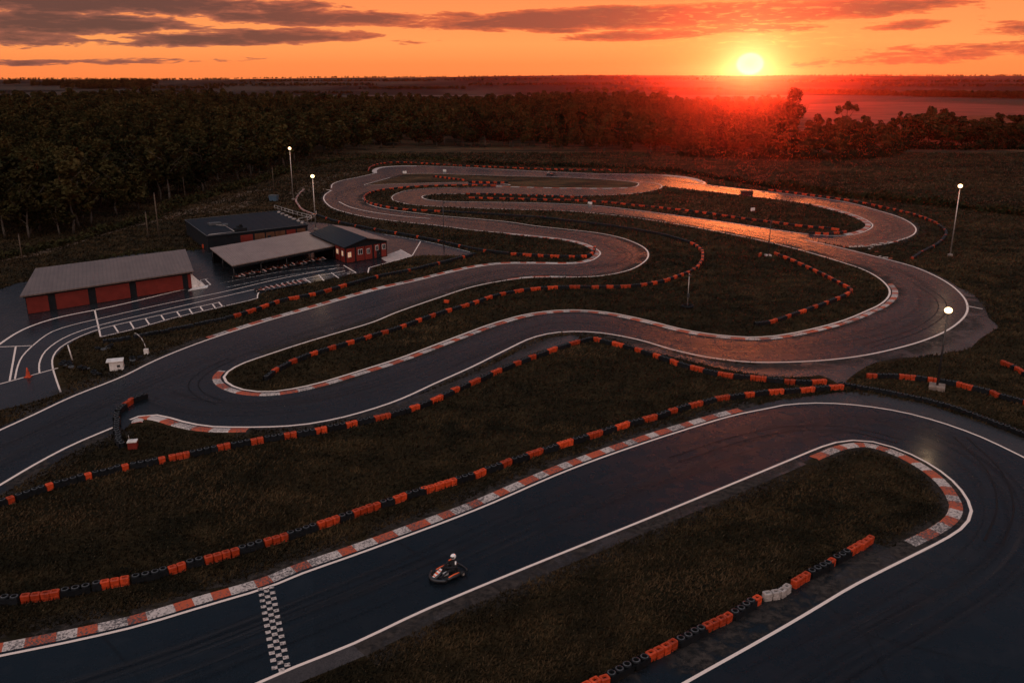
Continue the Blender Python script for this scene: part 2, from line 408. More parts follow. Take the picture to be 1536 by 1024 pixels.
# ------------------------------------------------------------------ curves on the ground
def catmull(pts, step=1.6):
    """smooth curve through ground points, resampled to even steps"""
    P = [Vector(p) for p in pts]
    if len(P) < 3: dense = P
    else:
        Q = [P[0] * 2 - P[1]] + P + [P[-1] * 2 - P[-2]]
        dense = []
        for i in range(1, len(Q) - 2):
            p0, p1, p2, p3 = Q[i - 1:i + 3]
            t0 = 0; t1 = t0 + max(1e-4, (p1 - p0).length ** .5); t2 = t1 + max(1e-4, (p2 - p1).length ** .5); t3 = t2 + max(1e-4, (p3 - p2).length ** .5)
            k = max(2, int((p2 - p1).length / step) + 1)
            for j in range(k):
                t = t1 + (t2 - t1) * j / k
                a1 = p0 * ((t1 - t) / (t1 - t0)) + p1 * ((t - t0) / (t1 - t0)); a2 = p1 * ((t2 - t) / (t2 - t1)) + p2 * ((t - t1) / (t2 - t1)); a3 = p2 * ((t3 - t) / (t3 - t2)) + p3 * ((t - t2) / (t3 - t2))
                b1 = a1 * ((t2 - t) / (t2 - t0)) + a2 * ((t - t0) / (t2 - t0)); b2 = a2 * ((t3 - t) / (t3 - t1)) + a3 * ((t - t1) / (t3 - t1))
                dense.append(b1 * ((t2 - t) / (t2 - t1)) + b2 * ((t - t1) / (t2 - t1)))
        dense.append(P[-1])
    out = [dense[0]]; acc = 0
    for a, b in zip(dense[:-1], dense[1:]):
        L = (b - a).length
        if L < 1e-6: continue
        s = step - acc
        while s <= L:
            out.append(a + (b - a) * (s / L)); s += step
        acc = L - (s - step)
    if (out[-1] - dense[-1]).length > .2 * step: out.append(dense[-1])
    return out
def C(px, step=1.6): return catmull([G(x, y) for x, y in px], step)
def offset(pts, d, closed=False):
    """shift a ground curve sideways, positive to the left of its direction"""
    n = len(pts); out = []
    for i in range(n):
        if closed: a, b = pts[(i - 1) % n], pts[(i + 1) % n]
        else: a, b = pts[max(0, i - 1)], pts[min(n - 1, i + 1)]
        t = (b - a); t.z = 0
        t = t.normalized() if t.length > 1e-6 else Vector((1, 0, 0))
        out.append(pts[i] + Vector((-t.y, t.x, 0)) * d)
    return out
def lengths(pts):
    s = [0.0]
    for a, b in zip(pts[:-1], pts[1:]): s.append(s[-1] + (b - a).length)
    return s
def sheet(name, pts, z, mat):
    """flat polygon laid on the ground"""
    tri = tessellate_polygon([[Vector((p.x, p.y, 0)) for p in pts]])
    me = bpy.data.meshes.new(name); me.from_pydata([(p.x, p.y, z) for p in pts], [], tri); me.update()
    if sum(f.normal.z for f in me.polygons) < 0: me.flip_normals()
    return struct(obj(name, me, mat))
def ribbon(name, pts, prof, mats, blocks=None, closed=False, parent=None):
    """prof: list of (offset, z); blocks: list of material index per stretch by arc length"""
    rails = [offset(pts, o) for o, z in prof]
    vs = []; fs = []; mi = []
    n = len(pts); k = len(prof); s = lengths(pts)
    for i in range(n):
        for j in range(k): vs.append((rails[j][i].x, rails[j][i].y, prof[j][1]))
    for i in range(n - 1):
        for j in range(k - 1):
            fs.append((i * k + j, (i + 1) * k + j, (i + 1) * k + j + 1, i * k + j + 1)); mi.append(blocks(.5 * (s[i] + s[i + 1])) if blocks else 0)
    me = bpy.data.meshes.new(name); me.from_pydata(vs, [], fs); me.update()
    for p, x in zip(me.polygons, mi): p.material_index = x
    if sum(f.normal.z * f.area for f in me.polygons) < 0: me.flip_normals()
    return struct(obj(name, me, mats, parent))

# ---- traced circuit edges (pixels of the photograph's ground)
L1 = [(-120, 1008), (0, 983.4), (105, 962.3), (211, 937.8), (300, 911), (407, 879), (453, 860), (528, 833.7), (593, 810), (674, 780), (725, 760), (850, 706), (958, 667),
      (1083, 627.7), (1119, 618.7), (1150, 613), (1175, 607.7), (1223, 604.5), (1268, 606), (1320, 612), (1373, 622.5), (1452, 647.5), (1536, 686), (1640, 742), (1760, 815)]
L2 = [(300, 1062), (388, 1024), (430, 1005), (528, 966), (625, 920), (690, 892), (800, 846.7), (968, 779), (1136, 710), (1189, 688), (1241, 667), (1262, 662), (1286, 660), (1307, 662), (1347, 673),
      (1400, 699), (1434, 725.7), (1452, 750.7), (1457, 766.6), (1450, 785), (1426, 803.5), (1373, 831), (1320, 857.5), (1273, 882), (1227, 910), (1143, 959), (1027, 1024), (940, 1075)]
M1a = [(-120, 699), (0, 645), (52.7, 621), (105.5, 596), (184.6, 564.5), (224, 544.7), (263.7, 527.6), (316.4, 508), (400, 481.5), (447, 468.3), (514, 449), (570, 433.5), (627, 420.5), (670, 410), (711, 401),
       (750, 396), (800, 395.3), (845, 396), (870, 394.7), (888, 390.5), (898, 384), (900.8, 380), (896, 374.5), (877, 365.4), (847, 359), (800, 353.7), (763, 350), (711, 345.3), (658, 338.4), (605, 333),
       (552, 326), (520, 319), (500, 312.5), (488.8, 304), (485.5, 297), (489, 291), (497, 286)]
M1b = [(497, 282), (499.4, 276), (512.6, 271), (541.6, 265), (563, 260)]
TOP = [(561, 256.5), (566, 252.5), (579, 250.2), (618.7, 249), (684.6, 250.6), (763.7, 254.8), (843, 258.5), (894, 260.6), (964, 261.6), (1011, 263.4), (1041, 267.7), (1055, 272.8)]
TOP2 = [(1058, 277), (1104, 282.5), (1160, 288.5), (1205, 294), (1250, 300), (1281.6, 306), (1312.8, 314.8), (1344, 324), (1364.4, 333.6), (1373, 341.5), (1373.5, 347.5), (1367.5, 353.5), (1352, 359.4), (1330, 365.6), (1300, 369.5), (1272, 371)]
BIG = [(1208, 360), (1258, 371), (1305, 382.8), (1336, 390.6), (1367.5, 399.2), (1400, 412.5), (1426, 427.5), (1444, 444), (1451, 457.5), (1449.8, 469.6), (1439, 482.7), (1418, 497), (1386.5, 510.4),
       (1347, 522), (1294, 533.4), (1241, 540), (1188, 543), (1136, 543.5), (1119, 542.8), (1065, 536.4), (1011, 525), (958, 509.5), (904, 499.5), (868, 497), (832, 498.8), (800, 506), (761, 523.8), (707, 550.7), (653, 574.7),
       (600, 599), (550, 616), (500, 629), (450, 637.5), (400, 640.3), (360, 640.6), (316, 639.6), (277, 633), (250, 625), (229.4, 621.7), (211, 623.3), (195, 629.5)]
LEFTLOW = [(170, 641), (105, 668.6), (46, 700), (0, 727.4), (-110, 790)]
# inner edges
HAIR = [(400, 532.5), (447, 517), (500, 501), (560, 483), (591, 470), (658, 446.5), (711, 429.6), (763, 419.8), (800, 416), (858, 415.8), (900, 413.9), (940, 406.4), (964, 394.7), (972.5, 384), (968.7, 373.6), (952, 364), (929, 356), (893, 349), (847, 343.8), (800, 338.5),
        (763, 333), (711, 328), (658, 323.5), (632, 320.5), (579, 313.5), (556, 307.5), (545.5, 299.5), (549, 292), (566, 286.5), (600, 282.6), (640, 280), (690, 278), (744, 277.2)]
CLOW = [(590, 301), (611, 306), (635, 308.6), (684, 311), (763, 314), (847, 316.5), (893, 320), (940, 325), (975, 330), (1011, 335.6), (1058, 344), (1104, 353), (1160, 365), (1211, 378), (1258, 392), (1289, 402), (1312, 413), (1328, 425.5), (1334.7, 436.5), (1331, 447.5), (1317, 458.5),
        (1305, 464), (1268, 479.5), (1228, 491), (1175, 502), (1136, 505.7), (1100, 504.5), (1065, 501), (1029, 495), (958, 477.5), (904, 467.5), (850, 464.8), (797, 470), (743, 484), (689, 503.5), (635, 524), (600, 537), (540, 556), (480, 574), (440, 583), (410, 587.2), (380, 587), (352, 580.5), (338, 571.5), (336, 564), (343, 556.5), (364, 545), (400, 532.5)]
CTOP = [(744, 279.6), (684, 281.7), (647, 282.4), (613, 285.5), (597, 289.7), (588, 295.5), (590, 301)]
ISL2 = [(1003, 280.5), (1034, 284), (1081, 289.3), (1114, 293), (1160, 298.5), (1195, 303.5), (1227, 308.2), (1258, 315.6), (1283, 323), (1299, 330), (1307, 335), (1309, 338.5), (1305, 343.3), (1292, 349), (1273, 353), (1242, 353.5), (1211, 351), (1160, 344.3), (1104, 335.5),
        (1058, 329), (1011, 322.8), (975, 318), (940, 313.8), (893, 308.5), (847, 306), (800, 304.4), (711, 303), (663, 302), (643, 299.8), (633, 296.3), (637, 293.3), (658, 291.3), (700, 291), (800, 292), (877, 293.5), (930, 291.8), (964, 289), (987, 284), (993, 279.5)]
ISL3 = [(605, 261), (640, 260.3), (700, 262), (763, 264), (843, 266), (893, 268.6), (930, 271), (956, 274.5), (957, 277.7), (950, 280.6), (917, 282.4), (850, 282), (800, 280.8), (745, 279.2), (766, 277.8), (740, 274.2), (690, 273.6), (640, 274.6), (600, 275.8), (560, 277.3), (546, 277.8), (560, 273.5), (585, 266.5)]
ISL1 = [(380, 1070), (443, 1019), (482, 1001), (547, 977), (625, 939.5), (690, 913.5), (755, 887.4), (800, 868), (968, 795), (1136, 721.7), (1202, 694), (1225, 685), (1262, 674.5), (1294, 672), (1320, 674.5), (1347, 684), (1386, 702), (1413, 722), (1426, 745.5), (1425, 766.6), (1400, 793),
        (1365, 811.4), (1335, 822), (1304, 812), (1266, 836), (1208, 871), (1144, 902), (1071, 946), (1003, 980), (925, 1023), (840, 1070)]

# ground sheet to the horizon
bm = bmesh.new()
gv = [bm.verts.new(p) for p in ((-16000, -300, 0), (16000, -300, 0), (16000, 14000, 0), (-16000, 14000, 0))]
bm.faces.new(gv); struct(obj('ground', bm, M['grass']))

def fuse(*parts):
    out = []
    for p in parts: out += p
    return out
near = fuse(offset(C(L1), .5), [G(1900, 900), G(1900, 1250), G(-250, 1250), G(-250, 1034)])
sheet('track', near, .006, M['asphalt'])
outer = fuse(offset(C(M1a), .55), offset(C(M1b), .5), offset(C(TOP), .6), offset(C(TOP2), .6), offset(C(BIG), .6), offset(C(LEFTLOW), 1.3))
sheet('track', outer, .010, M['asphalt'])
inner1 = fuse(C(HAIR), C(CTOP), C(CLOW))
sheet('grass_verge', inner1, .016, M['grass'])
sheet('grass_verge', C(ISL2), .016, M['grass'])
sheet('grass_verge', C(ISL3, 1.0), .016, M['grass'])
sheet('grass_verge', C(ISL1, 1.0), .014, M['grass'])
# worn run-off asphalt
sheet('runoff_area', fuse([G(*p) for p in ((1105, 617), (1150, 604), (1180, 598), (1262, 588), (1294, 588), (1386, 605), (1465, 630), (1536, 657), (1640, 712))], [q for q in offset(C(L1), .12)[::-1] if q.x > G(1110, 620).x and q.x < G(1640, 742).x]), .012, M['runoff'])
sheet('runoff_area', C([(1432, 430), (1455, 438), (1466, 448), (1478, 464), (1484, 478), (1497, 490), (1470, 508), (1452, 524), (1420, 529), (1399, 535), (1347, 537), (1310, 545), (1275, 566), (1262, 577), (1240, 566), (1200, 556), (1136, 550), (1136, 545), (1241, 541.5), (1347, 523.5), (1418, 498.5), (1440, 484), (1451.5, 470), (1452.5, 457), (1445, 443)], .8), .0135, M['runoff'])
sh = C(L2[:10]); M['shoulder'] = asphalt_material('worn_shoulder', (.038, .033, .033), (.070, .058, .054), .6, .1)
sheet('runoff_area', fuse(offset(sh, -.1), offset(sh, -1.25)[::-1]), .019, M['shoulder'])
sheet('runoff_area', fuse(C(L1)[0:2], []) if False else [G(1335, 822), G(1372, 812), G(1400, 822), G(1340, 848), G(1300, 868), G(1262, 885), G(1220, 905), G(1230, 880), G(1290, 838)], .0105, M['runoff'])
bm0 = C([(500, 631), (560, 617), (640, 588), (720, 556), (790, 521), (830, 506), (868, 503), (866, 510), (800, 530), (720, 566), (640, 602), (560, 628)], 1.2)
sheet('runoff_area', bm0, .0125, M['runoff'])
sheet('runoff_area', C([(904, 502), (958, 513), (1011, 529), (1065, 540.5), (1119, 547), (1180, 549), (1236, 560), (1180, 566), (1110, 558), (1040, 543), (960, 523)], 1.2), .0125, M['runoff'])

# painted edge lines
LINEPTS = []
def line(px, w=.25, z=.024, mat='line', curve=None, off=0.0):
    c = curve or C(px)
    if off: c = offset(c, off)
    LINEPTS.extend(catmull(c, .3) if len(c) > 2 else c)
    return ribbon('track_marking', c, [(-w / 2, z), (w / 2, z)], M[mat])
line(L1, .2); line(L2, .2); line(M1a); line(M1b); line(TOP, .35); line(TOP2); line(BIG); line(LEFTLOW)
line(HAIR[:-4]); line(CLOW); line(CTOP[1:], .18); line(ISL2[:-1]); line(ISL3[:12], .25); line(ISL3[13:], .2)
line([(964, 289), (987, 284), (993, 279.5), (985, 275.3), (964, 273), (956, 274.5)], .25)
line([(1055, 272.8), (1057, 275), (1050, 276.6), (1030, 276)], .5)
line([(508, 302.6), (528, 311.5), (560, 318.5), (610, 325), (645, 328)], .25, mat='line')
line([(1451, 459), (1474, 463.5)], .22)
line([(497, 286), (483, 283.5)], .5); line([(540, 300), (552, 303)], .3) if False else None
# rubber laid down along the driving line
def rubber_material():
    m, t, b = new_mat('rubbered_asphalt')
    uv = t.new('ShaderNodeTexCoord').outputs['UV']; u, v_ = t.sep(uv)[:2]
    st = t.noise(t.comb(t.m('MULTIPLY', u, .035), t.m('MULTIPLY', v_, 1.6), 0.0), 1.0, 6, .7, .6); br = t.noise(t.comb(t.m('MULTIPLY', u, .05), t.m('MULTIPLY', v_, .35), 4.0), 1.0, 4, .6)
    edge = t.m('MULTIPLY', t.rng(v_, 0, 2.2), t.rng(v_, 6.4, 4.2))
    fa = t.m('MULTIPLY', t.m('MULTIPLY', t.rng(st, .40, .66), edge), t.rng(br, .3, .6, .25, 1))
    col = t.mix(t.rng(t.noise(t.comb(t.m('MULTIPLY', u, .03), t.m('MULTIPLY', v_, 2.6), 9.0), 1.0, 5, .7), .42, .6), (.0045, .006, .008), (.040, .036, .036))
    t.put(b.inputs['Base Color'], col); b.inputs['Roughness'].default_value = .36; b.inputs['Specular IOR Level'].default_value = .16
    t.put(b.inputs['Alpha'], t.m('MULTIPLY', fa, .62))
    return m
M['rubbered'] = rubber_material()
def rubber_line(px, w=6.4):
    c = C(px, 1.5); s = lengths(c); vs = []; fs = []
    for o in (-w / 2, -w / 6, w / 6, w / 2): vs.append(offset(c, o))
    n = len(c); me = bpy.data.meshes.new('rubber'); V = [(vs[k][i].x, vs[k][i].y, .0212) for i in range(n) for k in range(4)]
    for i in range(n - 1):
        for k in range(3): fs.append((i * 4 + k, i * 4 + k + 1, (i + 1) * 4 + k + 1, (i + 1) * 4 + k))
    me.from_pydata(V, [], fs); me.update()
    if sum(f.normal.z for f in me.polygons) < 0: me.flip_normals()
    uvl = me.uv_layers.new(name='UVMap')
    for lp in me.loops: uvl.data[lp.index].uv = (s[lp.vertex_index // 4], (lp.vertex_index % 4) * w / 3)
    struct(obj('rubbered_track', me, M['rubbered']))
rubber_line([(40, 1080), (250, 1010), (430, 940), (660, 845), (830, 770), (1000, 703), (1130, 660), (1220, 638), (1290, 632), (1370, 645), (1450, 680), (1503, 730), (1520, 790), (1480, 850), (1400, 905), (1250, 990), (1120, 1070)])
rubber_line([(-60, 715), (130, 625), (250, 570), (380, 520), (520, 472), (650, 433), (760, 408), (860, 405), (925, 395), (940, 383), (920, 368), (850, 352), (740, 338), (620, 326), (540, 315), (510, 300), (517, 289), (545, 277), (600, 262)])
rubber_line([(235, 595), (300, 612), (400, 613), (500, 598), (620, 564), (740, 515), (830, 484), (930, 490), (1050, 519), (1180, 522), (1290, 507), (1370, 480), (1398, 455), (1383, 430), (1330, 403), (1250, 380), (1160, 358), (1050, 338), (950, 324), (850, 313.5), (720, 307)])
rubber_line([(700, 256), (850, 261), (1000, 270), (1100, 287), (1230, 304), (1310, 322), (1340, 339), (1330, 351), (1280, 361), (1200, 356)])
# bare, dusty soil along the edges of the asphalt
def soil_material():
    m, t, b = new_mat('edge_soil'); co = t.coord('Object')
    v_ = t.sep(t.new('ShaderNodeTexCoord').outputs['UV'])[1]
    n = t.noise(co, .22, 6, .68, .6); f2 = t.noise(co, 2.2, 5, .7)
    a = t.m('MULTIPLY', t.rng(t.m('ADD', n, t.m('MULTIPLY', f2, .3)), .52, .72), t.rng(v_, 1.0, .25))
    t.put(b.inputs['Base Color'], t.mix(t.rng(f2, .35, .65), (.020, .018, .0165), (.060, .047, .040))); b.inputs['Roughness'].default_value = .95; b.inputs['Specular IOR Level'].default_value = .05
    t.put(b.inputs['Alpha'], t.m('MULTIPLY', a, .85)); return m
M['soil'] = soil_material()
def soil(px, d0, d1, z=.0225):
    c = C(px, 1.5); a = offset(c, d0); b2 = offset(c, d1); n = len(c)
    me = bpy.data.meshes.new('soil'); me.from_pydata([(p.x, p.y, z) for p in a] + [(p.x, p.y, z) for p in b2], [], [(i, i + 1, n + i + 1, n + i) for i in range(n - 1)]); me.update()
    if sum(f.normal.z for f in me.polygons) < 0: me.flip_normals()
    uvl = me.uv_layers.new(name='UVMap')
    for lp in me.loops: uvl.data[lp.index].uv = (0, 0 if lp.vertex_index < n else 1)
    struct(obj('soil_edge', me, M['soil']))
soil(BIG[7:-6], .2, 3.4); soil(LEFTLOW, .2, 3.2); soil(M1a[:8], .2, 3.5); soil(L1[:16], .3, 3.6, .0035); soil(HAIR[:-2], .15, 2.2); soil(ISL2[:-1], -.15, -2.0); soil(L2[3:], -.15, -3.0); soil(TOP2, .2, 3.0); soil(CLOW[6:-8], .2, 2.4); soil(M1a[22:], .2, 2.6)
M['skid'] = simple('skid_rubber', (.004, .0045, .005), .55, .3, 2.0, .15)
def skid(px, gap=1.0):
    c = C(px, 1.0)
    for o in (-gap / 2, gap / 2): ribbon('skid_mark', offset(c, o), [(-.07, .0222), (.07, .0222)], M['skid'])
skid([(1010, 690), (1120, 655), (1200, 642), (1280, 645), (1350, 662)]); skid([(1440, 655), (1490, 705), (1508, 760), (1490, 815)]); skid([(330, 604), (300, 592), (290, 575), (310, 556), (350, 537)], .9)
skid([(1300, 520), (1375, 495), (1412, 468), (1408, 447), (1375, 425)]); skid([(885, 401), (925, 396), (945, 384), (930, 371)], .9); skid([(560, 905), (620, 877), (690, 850)], .9) if False else None
# kerbs: raised, worn, red and white blocks
def kerb(px, side, gap=.35, width=1.1, blk=1.45, reverse=False, h=.06):
    c = C(px, .5); a, b = (gap, gap + width)
    prof = [(side * a, .022), (side * (a + .12), .034), (side * (b - .15), .022 + h), (side * b, .004)]
    for o in (a, (a + b) / 2, b): LINEPTS.extend(offset(c, side * o))
    bounds = []; x = 0; L = lengths(c)[-1]
    while x < L: x += blk * random.uniform(.75, 1.25); bounds.append(x)
    def pick(s):
        for i, q in enumerate(bounds):
            if s < q: return i % 2
        return 0
    return ribbon('kerb', c, prof, [M['kerb_red'], M['kerb_white']], pick)
kerb(L1[0:15], 1, .32, .9, 1.3)
kerb([(1205, 681.5), (1241, 667), (1262, 662), (1286, 660), (1307, 662), (1347, 673), (1400, 699), (1434, 725.7), (1452, 750.7), (1457, 766.6), (1450, 785), (1426, 803.5), (1385, 825)], -1, .5, .9, 1.35)
kerb(M1a[7:27], 1, .22, .8, 1.6)
kerb(CLOW[17:46], 1, .3, .8, 1.5)
kerb(ISL2[6:15], -1, .3, 1.1, 2.2)
kerb([(375, 640.3), (316, 639.6), (277, 633), (250, 625), (229.4, 621.7), (211, 623.3), (195, 629.5), (192, 636)], 1, .25, .9, 1.8)
kerb(HAIR[7:10], 1, .1, .5, 2.2)
kerb(ISL3[9:14], 1, .1, .8, 2.2)
kerb([(875, 318.5), (893, 320), (940, 325), (975, 330), (1011, 335.6), (1058, 344)], -1, .1, .5, 3.0) if False else None
ribbon('kerb', C([(562, 260), (562, 255.5), (568, 252.3), (579, 250.5), (600, 249.3), (625, 249.2)], .6), [(-.8, .024), (-.7, .05), (.6, .06), (.8, .02)], [M['concrete']])
ribbon('kerb', C([(995, 263), (1015, 264.8), (1040, 268.6), (1053, 273)], .8), [(-.8, .024), (-.7, .05), (.6, .06), (.8, .02)], [M['concrete']])
# chequered start line
s0, s1 = G(399, 880), G(424, 1011); sd_ = (s1 - s0); SL = sd_.length; sd_.normalize(); sn = Vector((-sd_.y, sd_.x, 0))
bm = bmesh.new(); q = .31; nrow = int(SL / q)
for i in range(nrow):
    for j in range(3):
        if (i + j) % 2: continue
        a = s0 + sd_ * (i * q) + sn * ((j - 1.5) * q)
        vs = [a, a + sd_ * q * .92, a + sd_ * q * .92 + sn * q * .92, a + sn * q * .92]
        bm.faces.new([bm.verts.new((v.x, v.y, .028)) for v in vs])
bmesh.ops.recalc_face_normals(bm, faces=bm.faces[:])
if sum(f.normal.z for f in bm.faces) < 0: bmesh.ops.reverse_faces(bm, faces=bm.faces[:])
struct(obj('start_line_marking', bm, M['kerb_white']))

# ------------------------------------------------------------------ paddock yard
yard = [G(*p) for p in ((-150, 460), (-60, 442), (0, 434), (26, 424.7), (49.5, 421), (100, 405), (135, 396), (156, 393), (167, 385.6), (234, 377.8), (305, 374), (292, 352), (285, 345), (420, 330), (470, 333), (505, 337), (545, 344), (576, 350.5), (640, 361.5), (713, 380.6), (690, 383.5), (640, 383), (605, 386), (560, 402),
        (553, 408), (523, 412.5), (450, 427), (389, 440.5), (383, 443.5), (388, 447), (339, 459.5), (261, 478), (201, 495), (152, 506), (146, 496.5), (119, 506.5), (93, 523), (80, 537), (79, 549), (92, 589), (60, 600), (0, 615), (-150, 660))]
sheet('paddock_yard', yard, .008, M['paddock'])
def pl(px, w=.16, mat='line'): return line(px, w, .0125, mat)
pl([(-60, 560), (0, 515.7), (26, 498.6), (52.7, 486.7), (92, 475), (142, 465), (184, 456), (263.7, 437), (300, 429)], .3)
pl([(22.4, 568.4), (26, 551), (33, 535), (47.5, 519.7), (79, 497), (110.7, 486.7), (145, 478.8), (237, 457.7), (342.8, 436), (420, 418), (505, 402)])
pl([(59.3, 559), (58.5, 550), (60, 541), (68.6, 526), (92.3, 508.5), (118.6, 497), (147.7, 488), (237, 467), (369, 437), (440, 421), (520, 406)])
pl([(91, 588), (83, 565), (78.5, 548), (79.5, 535), (89.7, 521.5), (118.6, 505), (150, 493.3), (171, 488), (240, 472.5), (327, 453.7)])
pl([(151.6, 505), (201, 493.5), (261, 476.5), (339, 458.5), (389, 446), (384, 442), (389, 438.5)])
for a, b in (((142, 464.8), (151, 505)), ((0, 575.8), (87, 551.8)), ((-20, 521), (50, 518.3)), ((23.7, 519.7), (14.5, 571)),
             ((171, 488.5), (177.5, 498.5)), ((195, 483), (201.5, 493.5)), ((218, 477.5), (224, 486.5)), ((241, 472), (247, 480.5)), ((265, 467), (271, 475.5)), ((283.5, 463), (289, 471)), ((300, 459.5), (305, 466.5)), ((318, 455.3), (324, 463)), ((328, 453), (334, 460)),
             ((300, 421), (308, 429)), ((308, 419), (316, 427)), ((515.5, 398), (534, 409)), ((478, 412), (486, 421)), ((497, 409), (508, 417)), ((456, 417), (466, 424)), ((440, 420), (449, 428)), ((631, 362), (618, 384)), ((618, 384), (553.5, 401.5)), ((600, 374), (618, 384)), ((553.5, 401.5), (552, 409)), ((520, 411), (535, 409)),
             ((300, 420), (312, 418)), ((316, 427), (300, 430))):
    pl([a, b], .18)
pl([(395, 432), (440, 424), (500, 413.5), (530, 407)], .14, 'line_faint'); pl([(330, 425), (420, 408), (510, 397.5)], .14, 'line_faint'); pl([(340, 431), (430, 413), (520, 401)], .14, 'line_faint')
pl([(576, 351.5), (640, 362.5), (705, 378)], .2, 'line_faint')
sheet('concrete_pad', [G(*p) for p in ((575, 384), (600, 375), (619, 384), (596, 391), (580, 393), (572, 388))], .0105, M['concrete'])
# dirt track at the foot of the wood
ribbon('dirt_path', C([(-60, 402), (0, 390), (60, 379), (130, 356), (200, 338), (265, 322), (330, 302), (380, 287), (410, 283.5)], 3), [(-1.6, .010), (0, .03), (1.6, .010)], [M['dirt']])
sheet('dirt_path', [G(*p) for p in ((270, 322), (350, 318), (385, 304), (370, 302), (330, 311), (290, 318))], .009, M['dirt'])
sheet('dirt_path', C([(430, 290), (470, 272), (500, 262), (530, 258), (536, 262), (505, 268), (480, 280), (450, 296)], 3), .0095, M['dirt'])

# ------------------------------------------------------------------ tyre and plastic block barriers
UNIT, BH = .52, .47
def rrect(cx, hx, hy, r, z, k=3):
    out = []
    for sx, sy, a0 in ((1, 1, 0), (-1, 1, 90), (-1, -1, 180), (1, -1, 270)):
        for i in range(k):
            a = R(a0 + 90 * i / (k - 1)); out.append(Vector((cx + sx * (hx - r) + r * math.cos(a), sy * (hy - r) + r * math.sin(a), z)))
    return out
def block_mesh(n, mats, hollow=True):
    bm = bmesh.new()
    for i in range(n):
        cx = (i - (n - 1) / 2) * UNIT; hx, hy = UNIT / 2 - .012, .20
        dz = random.uniform(-.015, .02); dy = random.uniform(-.02, .02)
        lv = [(0, .02, 0), (.015, 0, .03), (.0, 0, .20), (.025, 0, .215), (.025, 0, .235), (0, 0, .25), (.0, 0, .435), (.03, 0, BH)]
        rings = [[p + Vector((0, dy, 0)) for p in rrect(cx, hx - a, hy - a, .07, z + (dz if z > .1 else 0))] for a, _, z in lv]
        rings.append([p + Vector((0, dy, dz)) for p in rrect(cx, .14, .10, .05, BH)])
        rings.append([p + Vector((0, dy, dz)) for p in rrect(cx, .12, .08, .05, BH - .10)])
        loft(bm, rings, 0, True, False)
        bm.faces.ensure_lookup_table(); bm.faces[-1].material_index = 1
    me = bpy.data.meshes.new('block'); bm.to_mesh(me); bm.free()
    for m in mats: me.materials.append(m)
    return me
def tyre_mesh(n):
    bm = bmesh.new(); R0 = UNIT / 2 - .005
    for i in range(n):
        cx = (i - (n - 1) / 2) * UNIT; j = Vector((random.uniform(-.02, .02), random.uniform(-.03, .03), 0))
        prof = [(R0 - .05, 0)]
        th = BH / 3
        for k in range(3):
            z = k * th; prof += [(R0 - .015, z + .02), (R0, z + th * .5), (R0 - .015, z + th - .02), (R0 - .05, z + th)]
        prof += [(R0 - .10, BH + .012), (R0 - .135, BH - .005)]
        lathe(bm, prof, Vector((cx, 0, 0)) + j, 14, 0)
        rr = lathe(bm, [(R0 - .135, BH - .005), (R0 - .16, BH - .09), (R0 - .16, BH - .14)], Vector((cx, 0, 0)) + j, 14, 1)
        bm.faces.new(rr[-1]).material_index = 1
        lathe(bm, [(R0 - .05, BH + .002), (R0 - .075, BH + .014), (R0 - .10, BH + .016)], Vector((cx, 0, 0)) + j, 14, 2)  # pale ring puts a highlight on each tyre top into the colour
    for sy in (-1, 1):   # conveyor belting along the faces
        box(bm, (0, sy * .245, .215), (n * UNIT - .02, .025, .39), None, 0)
    me = bpy.data.meshes.new('tyres'); bm.to_mesh(me); bm.free()
    for m in (M['black'], M['hole'], M['tyregrey']): me.materials.append(m)
    return me
CACHE = {}
def seg_mesh(kind, n):
    key = (kind, n); var = random.randrange(2)
    L = CACHE.setdefault(key, [])
    if len(L) <= var:
        L.append(tyre_mesh(n) if kind == 'b' else block_mesh(n, [M['orange'], M['hole']] if kind == 'o' else [M['dullwhite'], M['hole']]))
        return L[-1]
    return L[var]
PART = {'o': 'orange_block', 'b': 'tyre_stack', 'w': 'white_block'}
def barrier(px, pattern, label, group='tyre and block barriers round the circuit', low=1.0, jit=.05):
    c = C(px, .3); s = lengths(c); L = s[-1]
    root = thing('tyre_barrier', label, 'barrier', c[len(c) // 2], 0, group)
    o0 = c[len(c) // 2]
    def at(x):
        x = min(max(x, 0), L); i = int(np.searchsorted(s, x)) - 1; i = max(0, min(i, len(c) - 2))
        return c[i] + (c[i + 1] - c[i]) * ((x - s[i]) / max(1e-6, s[i + 1] - s[i]))
    x = 0; k = 0; cnt = {}
    while x < L - .3:
        kind, lo, hi = pattern[k % len(pattern)]; k += 1
        n = random.randint(lo, hi)
        while n > 0:
            m = min(n, 3 if kind != 'b' else 3)
            n -= m; ln = m * UNIT
            a, b = at(x), at(x + ln)
            if (b - a).length < .4 * ln: x = L; break
            mid = (a + b) / 2 - o0; t = b - a
            cnt[kind] = cnt.get(kind, 0) + 1
            o = bpy.data.objects.new(PART[kind], seg_mesh(kind, m)); link(o, root)
            o.location = (mid.x + random.uniform(-jit, jit), mid.y + random.uniform(-jit, jit), .0)
            o.rotation_euler = (random.uniform(-.03, .03), 0, math.atan2(t.y, t.x) + random.uniform(-.05, .05)); o.scale = (1, 1, low * random.uniform(.97, 1.03))
            x += ln
    return root
ST = [('o', 2, 3), ('b', 2, 3)]
barrier([(-40, 770), (0, 759), (58, 739), (120, 721), (182, 706), (250, 692.5)], [('b', 4, 5), ('o', 1, 1)], 'mostly black tyre barrier with few orange blocks beside the lower track entry')
barrier([(254, 691.3), (300, 681.5), (353, 671), (400, 662), (465, 652), (525, 640), (570, 630), (600, 622.5), (643, 607), (678, 591), (720, 572), (761, 554), (797, 539.5), (832, 527), (866, 516), (886, 511)], [('o', 2, 3), ('b', 3, 4)],
        'orange and black barrier along the lower edge of the middle track up to its bend')
